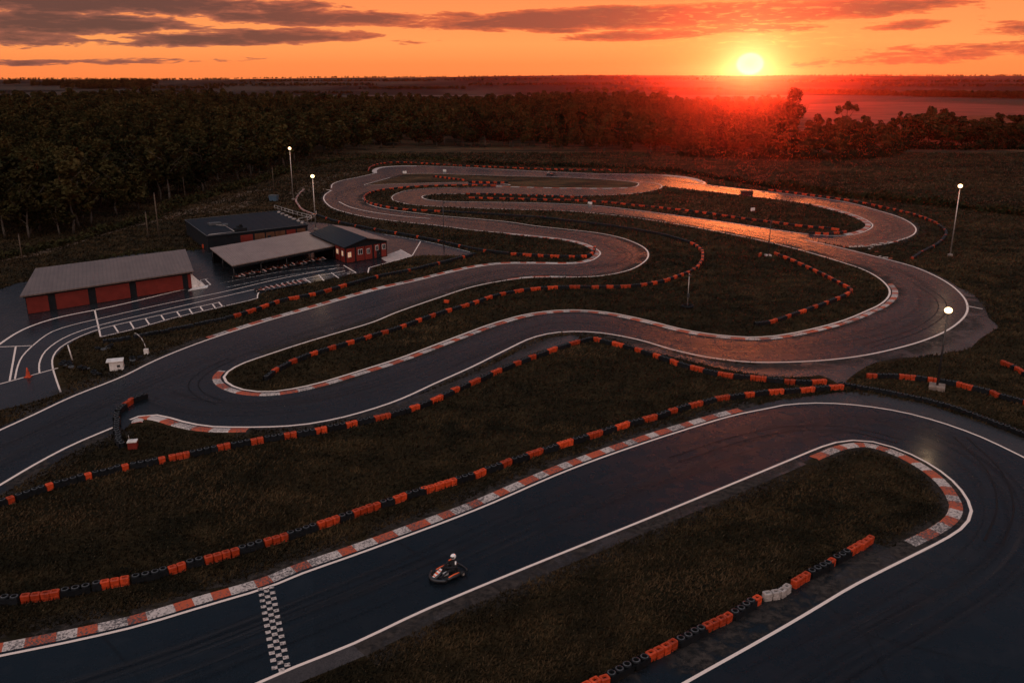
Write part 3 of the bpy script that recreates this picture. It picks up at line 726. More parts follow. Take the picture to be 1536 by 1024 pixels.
barrier([(890, 511), (904, 514), (958, 528), (1029, 552), (1065, 561), (1101, 567.5), (1150, 572), (1200, 577), (1245, 575)], [('o', 2, 3), ('b', 3, 3)], 'orange and black barrier running down from the bend to the barrier junction')
barrier([(-60, 912), (0, 905), (43, 902), (105, 892), (168, 879.5), (237, 865), (295, 848), (362, 830), (400, 818), (470, 796), (540, 772), (600, 751), (655, 734)], [('o', 2, 4), ('b', 2, 4)], 'orange and black barrier above the starting straight before the kart')
barrier([(657, 733.5), (707, 718), (754, 701), (815, 680), (865, 664), (908, 651), (943, 639), (979, 630), (1011, 619.5), (1047, 609), (1080, 601), (1119, 596), (1150, 592), (1196, 589), (1228, 586), (1262, 583.5)], [('o', 2, 3), ('b', 3, 3)], 'orange and black barrier above the red and white kerb of the starting straight')
barrier([(1258, 578), (1294, 584), (1347, 594), (1386, 602), (1426, 613), (1465, 627), (1505, 642), (1536, 654), (1600, 682)], [('b', 3, 3)], 'low plain black tyre wall bordering the worn run-off of the near bend', low=.8)
barrier([(1299, 567), (1326, 567), (1368, 569), (1391, 572.5), (1426, 577), (1452, 584), (1476, 588.5), (1505, 599), (1536, 607), (1590, 622)], [('o', 2, 2), ('b', 3, 4), ('o', 2, 3), ('b', 2, 3)], 'black barrier with orange blocks behind the floodlight in its concrete base')
barrier([(1501, 546), (1516, 552), (1528, 559), (1545, 568), (1590, 590)], [('o', 3, 3), ('b', 1, 1)], 'short orange barrier alone on the dark grass at the frame edge')
barrier([(1162, 382), (1191, 394), (1212, 403.5), (1241, 417), (1260, 427.5), (1274, 435), (1276, 439)], ST, 'orange and black barrier slanting down towards the pointed corner inside the big bend')
barrier([(1275, 441), (1260, 448.5), (1233, 459), (1192, 473.5), (1152, 486.5), (1131, 489)], [('b', 1, 1), ('o', 2, 3), ('b', 3, 3)], 'orange and black barrier between pointed corner and the kerb of the big bend')
barrier([(744, 279.5), (700, 279), (669, 279.6), (626, 281), (592, 284), (566, 287.5), (551, 292.5), (546.5, 299), (553, 305.5), (579, 312), (610, 316), (668, 319)], ST, 'orange and black barrier curling round the far small loop')
barrier([(670, 319), (737, 323), (816, 328.3), (850, 332.5), (902, 338.5), (955, 346.5), (995, 354), (1020, 361), (1035, 366)], [('b', 3, 3)], 'long dark tyre wall between the two far straights')
barrier([(1036, 366.5), (1044, 370), (1053, 379), (1054, 386), (1051, 396), (1040, 407), (1013, 418), (981, 427), (939, 432), (897, 433), (850, 433), (811, 435), (777, 439), (737, 448), (711, 457), (679, 466.5)], ST, 'orange and black barrier wrapping the outside of the central hairpin')
barrier([(677, 467), (640, 479), (600, 494), (560, 506), (520, 518), (480, 530), (440, 545), (415, 558), (398, 571)], [('o', 2, 2), ('b', 3, 4)], 'orange and black barrier down the middle of the long grass tongue')
barrier([(352, 477), (380, 468), (428, 452), (470, 444), (520, 429.5)], [('o', 2, 3), ('b', 2, 3)], 'orange and black barrier between the parking bays and the kerb')
barrier([(522, 429), (565, 417.5), (612, 408), (670, 394), (713, 383)], [('b', 3, 3), ('b', 3, 3), ('b', 3, 3), ('b', 2, 3), ('o', 1, 1)], 'dark tyre wall from the clubhouse forecourt along the kerb')
barrier([(350, 477), (287, 490.5), (235, 501), (180, 511), (156, 514)], [('b', 2, 3)], 'untidy dark tyre wall beside the marked parking bays', low=.85, jit=.16)
barrier([(475, 324), (507, 334.5), (560, 345.5), (612, 354.5), (665, 365), (711, 375.5), (763, 382.5)], [('b', 3, 3), ('b', 3, 3), ('b', 3, 3), ('b', 2, 2), ('o', 1, 1)], 'dark tyre wall behind the red clubhouse following the far straight')
barrier([(766, 383), (790, 384.3), (842, 387), (879, 386.5), (889, 381), (892, 373)], ST, 'orange and black barrier lining the grass nose at the central hairpin')
barrier([(552.7, 257.5), (556, 252), (568, 247.4), (592, 244.6), (632, 246), (684, 249.3), (737, 251.6), (816, 254.8), (860, 255.8), (915, 256.3)], ST, 'orange and black barrier along the far back straight below the field')
barrier([(1153, 286.5), (1192, 291), (1236, 297), (1281, 303.5), (1320, 311.5), (1360, 320.5), (1386, 328.5), (1405, 336.5)], ST, 'orange and black barrier behind the far right straight')
barrier([(1407, 338), (1417, 346), (1419, 350), (1415, 359), (1402, 369.5), (1384, 378.5), (1368, 389)], [('o', 1, 1), ('b', 3, 3), ('b', 3, 3), ('b', 3, 3), ('b', 3, 3)], 'black tyre wall hooking round outside the far right hairpin', low=.8)
barrier([(699, 292.3), (737, 292.8), (816, 295.6), (869, 297), (880, 296.5)], [('o', 1, 2), ('b', 3, 3)], 'upper of two parallel barriers on the thin central island')
barrier([(703, 298), (750, 299.2), (816, 301), (850, 301.8), (902, 304.3), (960, 310.3), (1008, 315), (1061, 321.5), (1113, 329.3), (1161, 335.3), (1206, 341.3), (1240, 344), (1262, 347)], ST, 'long orange and black barrier running the length of the central island')
barrier([(1269, 349.5), (1241, 352.5), (1212, 351)], [('o', 2, 3), ('b', 1, 2)], 'short orange and black barrier at the apex of the far right hairpin')
barrier([(650, 265.6), (671, 268.2), (695, 271.2)], [('b', 2, 2), ('o', 2, 2)], 'short slanting barrier on the far infield island')
barrier([(703, 274), (732, 274.8), (763, 275)], [('b', 2, 2), ('o', 2, 2)], 'short straight barrier on the far infield island beside the inner lane')
barrier([(860, 1045), (886, 1032), (925, 1017), (972, 991), (1003, 976), (1042, 955), (1071, 942), (1104, 924), (1142, 900)], [('o', 4, 4), ('b', 4, 5), ('o', 4, 4), ('b', 4, 4), ('o', 4, 4), ('b', 4, 5), ('o', 1, 1), ('b', 5, 6)], 'near orange and black barrier below the starting straight, beneath a white section', jit=.05)
barrier([(1144, 899.5), (1164, 898), (1180, 890), (1187, 883)], [('w', 2, 2)], 'short white block section in the near lower barrier', jit=.02)
barrier([(1189, 881), (1208, 869.5), (1237, 854), (1267, 835), (1280, 829.5), (1303, 814)], [('o', 3, 3), ('b', 4, 4), ('o', 1, 1), ('b', 3, 3), ('o', 8, 8)], 'near orange and black barrier ending by the hairpin kerb', jit=.05)
barrier([(221, 596), (209, 599), (198, 604), (187, 612), (178, 620)], [('b', 3, 3), ('o', 3, 3), ('b', 3, 3), ('o', 1, 1)], 'short curved orange and black barrier guarding the track divide')
barrier([(176.5, 624), (175, 640), (177, 658), (181, 671), (194, 674)], [('b', 3, 3)], 'short black tyre wall on the grass beside the red marker box')
barrier([(456, 284.5), (448, 293), (444, 301), (448, 309), (455, 316), (470, 322)], [('w', 1, 2), ('o', 1, 1)], 'thin pale and orange block row curving beside the rear floodlights', low=.55)

# ------------------------------------------------------------------ floodlights
def floodlight(base, head, label, dark=False, group='floodlight masts'):
    b = G(*base); h = height_at(base, head)
    root = thing('floodlight_mast', label, 'floodlight', b, math.atan2(-b.x, b.y), group)
    pm = M['darksteel'] if dark else M['steel']
    bm = bmesh.new(); tube(bm, (0, 0, .3), (0, 0, h - .2), .11, .07, 12)
    tube(bm, (0, 0, .3), (0, 0, .36), .2, .2, 12); obj('pole', bm, pm, root)
    bm = bmesh.new(); box(bm, (0, 0, .15), ((1.4, 1.4, .5) if dark else (.8, .8, .36)), None, 0, .05); obj('concrete_base', bm, M['grey_base'], root)
    bm = bmesh.new(); box(bm, (0, -.05, h + .02), (.8, .1, .1)); box(bm, (0, 0, h + .1), (.12, .1, .8)); obj('crossbar', bm, M['darksteel'], root)
    for sx, sz in ((0, .25),):
        rot = Matrix.Rotation(R(22), 4, 'X'); ax = rot.to_3x3() @ Vector((0, -1, 0)); ct = Vector((sx, -.2, h + sz))
        bm = bmesh.new(); rr = lathe(bm, [(.14, -.22), (.28, -.15), (.36, .05), (.38, .07)], ct, 20, 0, ax); bm.faces.new(rr[0][::-1]); hs = obj('lamp_head', bm, M['darksteel'], root)
        bm = bmesh.new(); rr = lathe(bm, [(.35, .055), (.29, .09), (.15, .12)], ct, 20, 0, ax); bm.faces.new(rr[-1]); obj('lamp_glass', bm, M['lamp'], hs)
    ld = bpy.data.lights.new('flood', 'SPOT'); ld.energy = 120; ld.color = (1, .66, .38); ld.spot_size = R(130); ld.spot_blend = .6; ld.shadow_soft_size = .4
    lo = bpy.data.objects.new('flood_lamp', ld); link(lo, root); lo.location = (0, -.6, h + .1)
    lo.rotation_euler = Vector((0, -.65, -1)).to_track_quat('-Z', 'Y').to_euler()
floodlight((440, 300), (434, 224), 'lit floodlight mast by the wood, behind the blue bin')
floodlight((474, 345), (469, 266), 'lit floodlight mast right behind the pit buildings')
floodlight((1425, 384), (1440, 281), 'tall pale lit floodlight mast outside the far right hairpin')
floodlight((1405, 583), (1417, 468), 'dark lit floodlight mast on a concrete block beside the big bend', True)
# ------------------------------------------------------------------ plain poles
def pole(base, head, label, mat, r=.09, extra=None, group='plain unlit poles'):
    b = G(*base); h = height_at(base, head)
    root = thing('utility_pole', label, 'pole', b, 0, group)
    bm = bmesh.new(); tube(bm, (0, 0, 0), (0, 0, h), r, r * .7, 10); obj('post', bm, mat, root)
    bm = bmesh.new(); tube(bm, (0, 0, h), (0, 0, h + .08), r * 1.1, r * .5, 10)
    if extra != 'wood': box(bm, (.12, 0, h - .25), (.36, .12, .16))
    obj('pole_cap', bm, M['darksteel'], root)
    if extra == 'tyre':
        bm = bmesh.new(); lathe(bm, [(.62, .02), (.80, .06), (.86, .18), (.80, .32), (.62, .36), (.55, .2)], (0, 0, 0), 20, 0, None, True); obj('tyre_ring', bm, M['black'], root)
        bm = bmesh.new(); box(bm, (0, -.12, 1.6), (.34, .24, .5), None, 0, .03); obj('control_box', bm, M['darksteel'], root)
    if extra == 'plinth':
        bm = bmesh.new(); box(bm, (0, 0, .12), (1.0, 1.0, .26), None, 0, .04); obj('plinth', bm, M['concrete'], root)
    return root
pole((666, 373), (665, 302), 'slim pole rising from the dark tyre wall above the forecourt', M['darksteel'], .09)
pole((1152, 384), (1153, 331), 'slim pole on a small plinth beside the glowing straight', M['darksteel'], .09, 'plinth')
pole((1031, 461), (1036, 410), 'thin pole standing in a black tyre ring on the grass', M['steel'], .06, 'tyre')
pole((34, 391), (29, 352), 'weathered wooden pole at the far left below the wood', M['wood'], .12, 'wood')
pole((239, 358), (229, 290), 'tallest weathered wooden pole by the dirt path', M['wood'], .14, 'wood')
pole((223, 359), (219, 318), 'shorter dark wooden pole paired with the tallest one', M['wood'], .13, 'wood')
pole((278, 300), (277, 265), 'wooden pole half hidden at the foot of the wood', M['wood'], .1, 'wood')
pole((411, 288), (409, 251), 'wooden pole just above the blue bin', M['wood'], .1, 'wood')
pole((468, 238), (467, 207), 'far wooden pole standing against the dark wood', M['wood'], .12, 'wood')

# ------------------------------------------------------------------ pit buildings
roofA = roof_mat('grey_sheet_roof', (.15, .104, .086), .5, R(-25), .5, .0)
roofB = roof_mat('ribbed_canopy_roof', (.24, .172, .146), .35, R(-28), .5, .0)
roofC = roof_mat('dark_felt_roof', (.0085, .013, .018), 1.4, R(-28), .1, 0, .6)
roofD = roof_mat('blue_grey_roof', (.0075, .013, .019), .5, R(-28), .15, 0, .55)
def V3(p, z): return Vector((p[0], p[1], z))
class Para:
    """a building on a slanted rectangular plot: origin corner, front vector u, depth vector w"""
    def __init__(s, fl, fr, w): s.o = Vector((fl[0], fl[1], 0)); s.u = Vector((fr[0], fr[1], 0)) - s.o; s.w = Vector((w[0], w[1], 0)); s.L = s.u.length; s.W = s.w.length; s.ud = s.u.normalized(); s.wd = s.w.normalized(); s.n = Vector((s.ud.y, -s.ud.x, 0))
    def at(s, a, b, z=0.0): return s.ud * a + s.wd * b + Vector((0, 0, z))      # local to the corner
    def facade(s, bm, a0, a1, z0, z1, t=.06, mi=0, gap=0.0):
        p = [s.at(a0, 0, 0) + s.n * gap, s.at(a1, 0, 0) + s.n * gap, s.at(a1, 0, 0) + s.n * (gap + t), s.at(a0, 0, 0) + s.n * (gap + t)]
        prism(bm, p, z0, z1, mi)
    def side(s, bm, b0, b1, z0, z1, t=.06, right=False, mi=0):
        o = s.at(s.L if right else 0, 0); m = Vector((s.wd.y, -s.wd.x, 0)) * (1 if right else -1)
        p = [o + s.wd * b0, o + s.wd * b1, o + s.wd * b1 + m * t, o + s.wd * b0 + m * t]
        prism(bm, p, z0, z1, mi)
    def frac(s, px, py): return (G(px, py) - s.o).dot(s.ud)
# long red-doored garage
g = Para(G(41.7, 471.6), G(288, 432.5), (-5.3, 13.6)); GH = 2.45
root = thing('garage', 'long low garage with grey roof and red roller doors', 'garage', g.o)
bm = bmesh.new(); prism(bm, [g.at(0, 0), g.at(g.L, 0), g.at(g.L, g.W), g.at(0, g.W)], 0, GH); obj('wall', bm, M['darkwall'], root)
bm = bmesh.new(); slab4(bm, [g.at(-.45, -.7, GH + .12), g.at(g.L + .5, -.7, GH + .12), g.at(g.L - .2, g.W + .4, GH + .55), g.at(-.45, g.W + .4, GH + .55)], .16); obj('roof', bm, roofA, root)
bm = bmesh.new(); g.facade(bm, -.2, g.L + .2, GH - .32, GH - .03, .12); obj('fascia', bm, M['darkwall'], root)
for a, b in (((42.5, 471.5), (75, 466.5)), ((84.8, 464), (133.7, 456.5)), ((143.5, 453.8), (193, 445.5)), ((202, 443.5), (271, 432.8)), ((279, 431.5), (288, 430))):
    x0, x1 = g.frac(*a), g.frac(*b)
    bm = bmesh.new(); g.facade(bm, max(.02, x0), min(g.L, x1), .06, GH - .36, .05)
    for k in range(6): g.facade(bm, max(.02, x0) + .02, min(g.L, x1) - .02, .25 + k * .3, .27 + k * .3, .065)
    d = obj('roller_door', bm, M['redwall'], root)
bm = bmesh.new()
prism(bm, [g.at(g.L + .02, -.1), g.at(g.L + 1.9, -.1), g.at(g.L + 1.9, .1), g.at(g.L + .02, .1)], 0, [GH - .3, .08, .08, GH - .3]); obj('end_buttress', bm, M['whiteplastic'], root)
bm = bmesh.new(); slab4(bm, [g.at(g.L - .6, -1.3, .10), g.at(g.L + 2.2, -1.3, .10), g.at(g.L + 2.4, 0.0, .10), g.at(g.L + .1, -.15, .10)], .1); obj('door_step', bm, M['whiteplastic'], root)
# open pit canopy
c = Para(G(347.8, 398.9, 2.2), G(503.4, 368.5, 2.2), (-7.4, 12.6)); CH = 2.25
root = thing('pit_canopy', 'open sided pit canopy with ribbed pinkish grey roof', 'canopy', c.o)
bm = bmesh.new(); slab4(bm, [c.at(0, 0, CH), c.at(c.L, 0, CH), c.at(c.L, c.W, CH + .25), c.at(0, c.W, CH + .25)], .14); obj('roof', bm, roofB, root)
bm = bmesh.new(); c.facade(bm, .05, c.L - .05, CH - .5, CH - .15, .08, gap=-.16); obj('fascia', bm, M['darkwall'], root)
for b in (.35, c.W * .5, c.W - .35):
    for k in range(5):
        if b > 1 and b < c.W - 1 and k not in (0, 4): continue
        bm = bmesh.new(); q = c.at(.35 + (c.L - .7) * k / 4, b); tube(bm, q, q + Vector((0, 0, CH - .14)), .08, .08, 8); obj('post', bm, M['darksteel'], root)
bm = bmesh.new(); prism(bm, [c.at(.2, c.W - .2), c.at(c.L - .2, c.W - .2), c.at(c.L - .2, c.W - .08), c.at(.2, c.W - .08)], 0, CH); obj('back_wall', bm, M['darkwall'], root)
PITC = c
# red clubhouse with gable roof
h = Para(G(519, 395.5), G(581, 384.6), (-8.0, 12.6)); HH = 2.7
root = thing('clubhouse', 'red clubhouse with small lit windows and gabled dark roof', 'clubhouse', h.o)
bm = bmesh.new(); prism(bm, [h.at(0, 0), h.at(h.L, 0), h.at(h.L, h.W), h.at(0, h.W)], 0, HH)
ga = [h.at(0, 0, HH), h.at(h.L, 0, HH), h.at(h.L / 2, 0, HH + .85)]; gb = [p + h.wd * h.W for p in ga]
loft(bm, [ga, gb], 0, True, False); obj('wall', bm, M['darkwall'], root)
def roofq(a0, z0, a1, z1): return [h.at(a0, -.5, z0), h.at(a1, -.5, z1), h.at(a1, h.W + .4, z1), h.at(a0, h.W + .4, z0)]
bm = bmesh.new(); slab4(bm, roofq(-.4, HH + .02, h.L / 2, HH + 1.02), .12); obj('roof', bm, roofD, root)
bm = bmesh.new(); slab4(bm, roofq(h.L / 2 + .01, HH + 1.03, h.L + .4, HH + .02), .12); o = obj('roof', bm, roofB, root); o['label'] = 'roof slope coloured pale as if sunlit'  # sunlight put into this slope's colour by a paler sheet
xs = [.15, 1.75, 2.05, 3.6, 3.75, 5.15, 5.55, 6.75, 7.0, 8.0]
xs = [x * h.L / 8.2 for x in xs]
for k in range(0, 10, 2):
    bm = bmesh.new(); h.facade(bm, xs[k], xs[k + 1], .1, HH - .35, .06); pn = obj('red_panel', bm, M['redwall'], root)
for x, z, s_w, lit in ((xs[0] + .55, 1.35, .55, True), (xs[2] + .75, 1.55, .75, True), (xs[4] + .65, 1.45, .5, True), (xs[6] + .55, 1.75, .45, True), (xs[8] + .5, 1.75, .6, True)):
    bm = bmesh.new(); h.facade(bm, x - s_w / 2 - .06, x + s_w / 2 + .06, z - .42, z + .42, .05, gap=.062); fr = obj('window', bm, M['whiteplastic'], root)
    bm = bmesh.new(); h.facade(bm, x - s_w / 2, x - .03, z - .36, z + .36, .02, gap=.113); h.facade(bm, x + .03, x + s_w / 2, z - .36, z + .36, .02, gap=.113); obj('pane', bm, M['litglass'] if x < xs[2] else M['glass'], fr)
for b0, b1 in ((.25, 1.9), (2.3, 4.2)):
    bm = bmesh.new(); h.side(bm, b0, b1, .1, HH - .3, .06); pn = obj('red_panel', bm, M['redwall'], root)
    bm = bmesh.new(); h.side(bm, b0 + .5, b1 - .5, 1.1, 1.9, .1); fr = obj('window', bm, M['whiteplastic'], root)
    bm = bmesh.new(); h.side(bm, b0 + .58, b1 - .58, 1.18, 1.82, .12); obj('pane', bm, M['litglass'], fr)
bm = bmesh.new(); h.facade(bm, xs[7] - .75, xs[7] - .05, .05, 1.35, .05, gap=.062); dr = obj('door', bm, M['darkwall'], root)
bm = bmesh.new(); box(bm, h.at(xs[7] - .15, 0, .75) + h.n * .13, (.04, .04, .16)); obj('handle', bm, M['steel'], dr)
# flat roofed workshop
f_ = Para(G(311, 354, 2.8), G(461, 337, 2.8), (-10.0, 17.4)); FH = 2.8
root = thing('workshop', 'flat roofed dark workshop with brown and red panels', 'workshop', f_.o)
bm = bmesh.new(); prism(bm, [f_.at(0, 0), f_.at(f_.L, 0), f_.at(f_.L, f_.W), f_.at(0, f_.W)], 0, FH - .25, 0); obj('wall', bm, M['darkwall'], root)
bm = bmesh.new(); slab4(bm, [f_.at(-.1, -.15, FH - .02), f_.at(f_.L + .1, -.15, FH - .02), f_.at(f_.L + .1, f_.W + .1, FH - .02), f_.at(-.1, f_.W + .1, FH - .02)], .22); rf = obj('roof', bm, roofC, root)
bm = bmesh.new()
for a, b in ((f_.at(-.1, -.15), f_.at(f_.L + .1, -.15)), (f_.at(-.1, -.15), f_.at(-.1, f_.W + .1)), (f_.at(f_.L + .1, -.15), f_.at(f_.L + .1, f_.W + .1)), (f_.at(-.1, f_.W + .1), f_.at(f_.L + .1, f_.W + .1))):
    tube(bm, a + Vector((0, 0, FH + .03)), b + Vector((0, 0, FH + .03)), .07, .07, 6)
obj('parapet_trim', bm, M['tyregrey'], rf)
for k, (x0, x1, m_) in enumerate(((.31, .43, 'redwall'), (.45, .55, 'brownpanel'), (.565, .65, 'brownpanel'), (.66, .76, 'brownpanel'), (.775, .87, 'redwall'), (.885, .975, 'brownpanel'))):
    bm = bmesh.new(); f_.facade(bm, x0 * f_.L, x1 * f_.L, .2, FH - .55, .05)
    pn = obj('wall_panel', bm, M[m_], root)
    if m_ == 'redwall': pn['label'] = 'dull red wall panel'
bm = bmesh.new(); f_.facade(bm, .575 * f_.L, .61 * f_.L, 1.1, 1.7, .03, gap=.052); obj('window', bm, M['glass'], root)
bm = bmesh.new(); q = f_.at(f_.L * .33, 1.2, FH)
box(bm, q + Vector((0, 0, .3)), (1.9, 1.5, .6), Matrix.Rotation(R(40), 4, 'Z'), 0, .04); box(bm, q + Vector((-.1, .1, .75)), (.9, .8, .4), Matrix.Rotation(R(40), 4, 'Z'), 0, .04); tube(bm, q + Vector((.1, 0, .9)), q + Vector((.1, 0, 1.25)), .25, .25, 12)
obj('roof_ventilator', bm, M['darkwall'], root)
bm = bmesh.new()
box(bm, f_.at(f_.L * .2, f_.W * .55, FH + .2), (2.2, 1.3, .45), Matrix.Rotation(R(35), 4, 'Z'), 0, .05); box(bm, f_.at(f_.L * .28, f_.W * .45, FH + .15), (1.0, .9, .35), Matrix.Rotation(R(20), 4, 'Z'), 0, .05)
obj('roof_duct', bm, M['tyregrey'], root)
bm = bmesh.new(); polytube(bm, [f_.at(.3, .6, FH + .08), f_.at(f_.L * .27, .9, FH + .08), f_.at(f_.L * .27, f_.W * .42, FH + .08), f_.at(f_.L * .2, f_.W * .5, FH + .08)], .06, 6); obj('roof_pipe', bm, M['steel'], root)
bm = bmesh.new()
for k in range(7): box(bm, f_.at(f_.L - .35, f_.W * (.1 + .13 * k), FH + .12), (.5, .7, .25), Matrix.Rotation(R(30 * k), 4, 'Z'), 0, .03)
obj('roof_clutter', bm, M['steel'], root)
# tubular railing behind the workshop
def railing(px, label, hgt=1.1):
    pts = [G(*p) for p in px]; o0 = pts[0]
    root = thing('railing', label, 'railing', o0)
    bm = bmesh.new()
    for z in (hgt, hgt * .5): polytube(bm, [p - o0 + Vector((0, 0, z)) for p in pts], .06, 6)
    obj('rail', bm, M['steel'], root)
    cpt = catmull(pts, 2.2) if len(pts) > 2 else catmull(pts, 2.2)
    for p in cpt:
        bm = bmesh.new(); tube(bm, p - o0, p - o0 + Vector((0, 0, hgt)), .05, .05, 6); obj('rail_post', bm, M['steel'], root)
railing([(412, 315), (440, 324), (467, 331)], 'pale tubular railing on the grass beyond the workshop')
railing([(448, 336), (462, 334), (472, 328.5), (475, 324)], 'short curved tubular railing next to the rear floodlight')

# ------------------------------------------------------------------ karts
def kart_parts(root, stripe=True, col=None):
    K = M['kartblack']
    bm = bmesh.new()      # tube frame
    for sy in (-1, 1):
        polytube(bm, [(.78, sy * .16, .07), (.45, sy * .30, .07), (-.1, sy * .36, .07), (-.75, sy * .30, .08)], .02, 6)
    for x, y in ((.78, .16), (.3, .33), (-.2, .36), (-.72, .30)): tube(bm, (x, -y, .07), (x, y, .07), .018, .018, 6)
    obj('frame', bm, M['darksteel'], root)
    bm = bmesh.new(); prism(bm, [(.80, -.15), (.80, .15), (.35, .29), (-.15, .33), (-.15, -.33), (.35, -.29)], .045, .062); obj('floor_pan', bm, K, root)
    def ell(x, hy, z0, z1, k=10, p=2.6):
        zc, hz = (z0 + z1) / 2, (z1 - z0) / 2; out = []
        for i in range(k):
            a = 2 * math.pi * i / k; ca, sa = math.cos(a), math.sin(a)
            out.append(Vector((x, hy * math.copysign(abs(ca) ** (2 / p), ca), zc + hz * math.copysign(abs(sa) ** (2 / p), sa))))
        return out
    # wrap-round front bumper
    bm = bmesh.new(); rings = []
    for k in range(15):
        t = -1 + 2 * k / 14; y = t * .63; x = .98 - .42 * abs(t) ** 2.4
        ct = Vector((x, y, .17)); th = .105 - .03 * abs(t)
        dirx = Vector((1, 0, 0)) * (1 - abs(t) ** 3) + Vector((0, math.copysign(1, t), 0)) * abs(t) ** 3; dirx.normalize()
        rings.append([ct + dirx * (th * math.cos(a)) + Vector((0, 0, .105 * math.sin(a))) for a in [2 * math.pi * i / 8 for i in range(8)]])
    loft(bm, rings); obj('front_bumper', bm, K, root)
    # nose fairing with raised number panel
    bm = bmesh.new(); loft(bm, [ell(.98, .10, .10, .24), ell(.80, .17, .12, .33), ell(.60, .17, .22, .43), ell(.42, .12, .36, .52), ell(.36, .07, .42, .54)]); ns = obj('nose_fairing', bm, K, root)
    bm = bmesh.new(); loft(bm, [[Vector((x, y, z)) for x, y, z in r] for r in ([(.93, -.07, .27), (.93, .07, .27), (.93, .07, .29), (.93, -.07, .29)], [(.78, -.10, .345), (.78, .10, .345), (.78, .10, .365), (.78, -.10, .365)], [(.58, -.11, .435), (.58, .11, .435), (.58, .11, .455), (.58, -.11, .455)], [(.40, -.08, .53), (.40, .08, .53), (.40, .08, .55), (.40, -.08, .55)])], 0, True, False)
    st = obj('number_panel', bm, M['kartwhite'], ns)
    bm = bmesh.new(); box(bm, (.70, .0, .408), (.10, .20, .022), Matrix.Rotation(R(24), 4, 'Y')); box(bm, (.52, .0, .487), (.08, .18, .022), Matrix.Rotation(R(24), 4, 'Y')); box(bm, (.86, 0, .323), (.07, .15, .022), Matrix.Rotation(R(27), 4, 'Y')); obj('panel_stripe', bm, M['kartorange'], ns)
    for sy in (-1, 1):
        bm = bmesh.new(); loft(bm, [[p + Vector((0, sy * .52, 0)) for p in ell(x, hy, .07, z1)] for x, hy, z1 in ((.42, .05, .16), (.34, .10, .24), (.0, .12, .27), (-.32, .12, .26), (-.42, .08, .20))]); sp = obj('side_pod', bm, K, root)
        bm = bmesh.new(); loft(bm, [[p + Vector((0, sy * .53, 0)) for p in ell(x, .045, z - .012, z + .02, 8)] for x, z in ((.32, .24), (.0, .275), (-.32, .265), (-.38, .245))]); obj('orange_stripe', bm, M['kartorange'] if col is None else col, sp)
    bm = bmesh.new(); rings = []
    for k in range(11):
        t = -1 + 2 * k / 10; ct = Vector((-.93 + .12 * abs(t) ** 3, t * .66, .2))
        rings.append([ct + Vector((.05 * math.cos(a), 0, .085 * math.sin(a))) for a in [2 * math.pi * i / 8 for i in range(8)]])
    loft(bm, rings); obj('rear_bumper', bm, K, root)
    # bucket seat
    bm = bmesh.new(); rings = []
    for x, z, hw, d in ((-.10, .12, .17, .03), (-.28, .08, .19, .10), (-.45, .12, .20, .14), (-.56, .30, .20, .13), (-.64, .52, .17, .08)):
        tdir = Vector((0, 0, 1)) if x > -.3 else Vector((.8, 0, .5)).normalized()
        arc = [Vector((x, hw * math.cos(a), z)) + tdir * d * (1 - math.sin(a)) * 1.0 for a in [math.pi * i / 8 for i in range(9)]]
        rings.append(arc + [p - tdir * .02 for p in arc[::-1]])
    loft(bm, rings); obj('seat', bm, K, root)
    bm = bmesh.new(); box(bm, (-.48, -.42, .22), (.34, .22, .26), None, 0, .03); tube(bm, (-.48, -.42, .33), (-.48, -.42, .43), .07, .07, 10); tube(bm, (-.62, -.44, .2), (-.95, -.40, .24), .035, .05, 8); obj('engine', bm, M['darksteel'], root)
    bm = bmesh.new(); box(bm, (.12, 0, .14), (.3, .18, .16), None, 0, .03); obj('fuel_tank', bm, M['kartwhite'], root)
    # steering
    ax = Vector((-.62, 0, .72)).normalized(); wc = Vector((.10, 0, .52))
    bm = bmesh.new(); tube(bm, (.5, 0, .12), wc, .014, .014, 6); obj('steering_column', bm, M['darksteel'], root)
    bm = bmesh.new(); lathe(bm, [(.145 + .016 * math.cos(a), .016 * math.sin(a)) for a in [2 * math.pi * i / 6 for i in range(6)]], wc, 18, 0, ax, True)
    q = Vector((0, 0, 1)).rotation_difference(ax).to_matrix()
    for a in (0, 120, 240): tube(bm, wc, wc + q @ Vector((.14 * math.cos(R(a)), .14 * math.sin(R(a)), 0)), .012, .012, 6)
    obj('steering_wheel', bm, M['rubber'], root)
    for x, y, rr, w in ((.55, .53, .13, .13), (-.55, .58, .14, .20)):
        for sy in (-1, 1):
            bm = bmesh.new(); ct = Vector((x, sy * y, rr))
            lathe(bm, [(rr * .52, -w / 2), (rr * .86, -w / 2), (rr, -w * .36), (rr, w * .36), (rr * .86, w / 2), (rr * .52, w / 2)], ct, 18, 0, (0, 1, 0), True); wh = obj('wheel', bm, M['rubber'], root)
            bm = bmesh.new(); rr2 = lathe(bm, [(rr * .12, -w * .42), (rr * .45, -w * .36), (rr * .53, -w * .49), (rr * .53, w * .49), (rr * .45, w * .36), (rr * .12, w * .42)], ct, 14, 0, (0, 1, 0)); bm.faces.new(rr2[0][::-1]); bm.faces.new(rr2[-1]); obj('rim', bm, M['steel'], wh)
    bm = bmesh.new(); tube(bm, (-.55, -.56, .14), (-.55, .56, .14), .025, .025, 8); tube(bm, (.55, -.5, .13), (.55, .5, .13), .018, .018, 8); obj('axle', bm, M['darksteel'], root)
KS = 1.12
kp = G(671, 858, .2); kd = (G(625, 920) - G(800, 846.7)); KA = math.atan2(kd.y, kd.x)
kart = thing('racing_kart', 'black racing kart with orange stripes carrying the white helmeted driver', 'kart', (kp.x, kp.y, .008), KA + R(5))
kart_parts(kart); kart.scale = (KS,) * 3
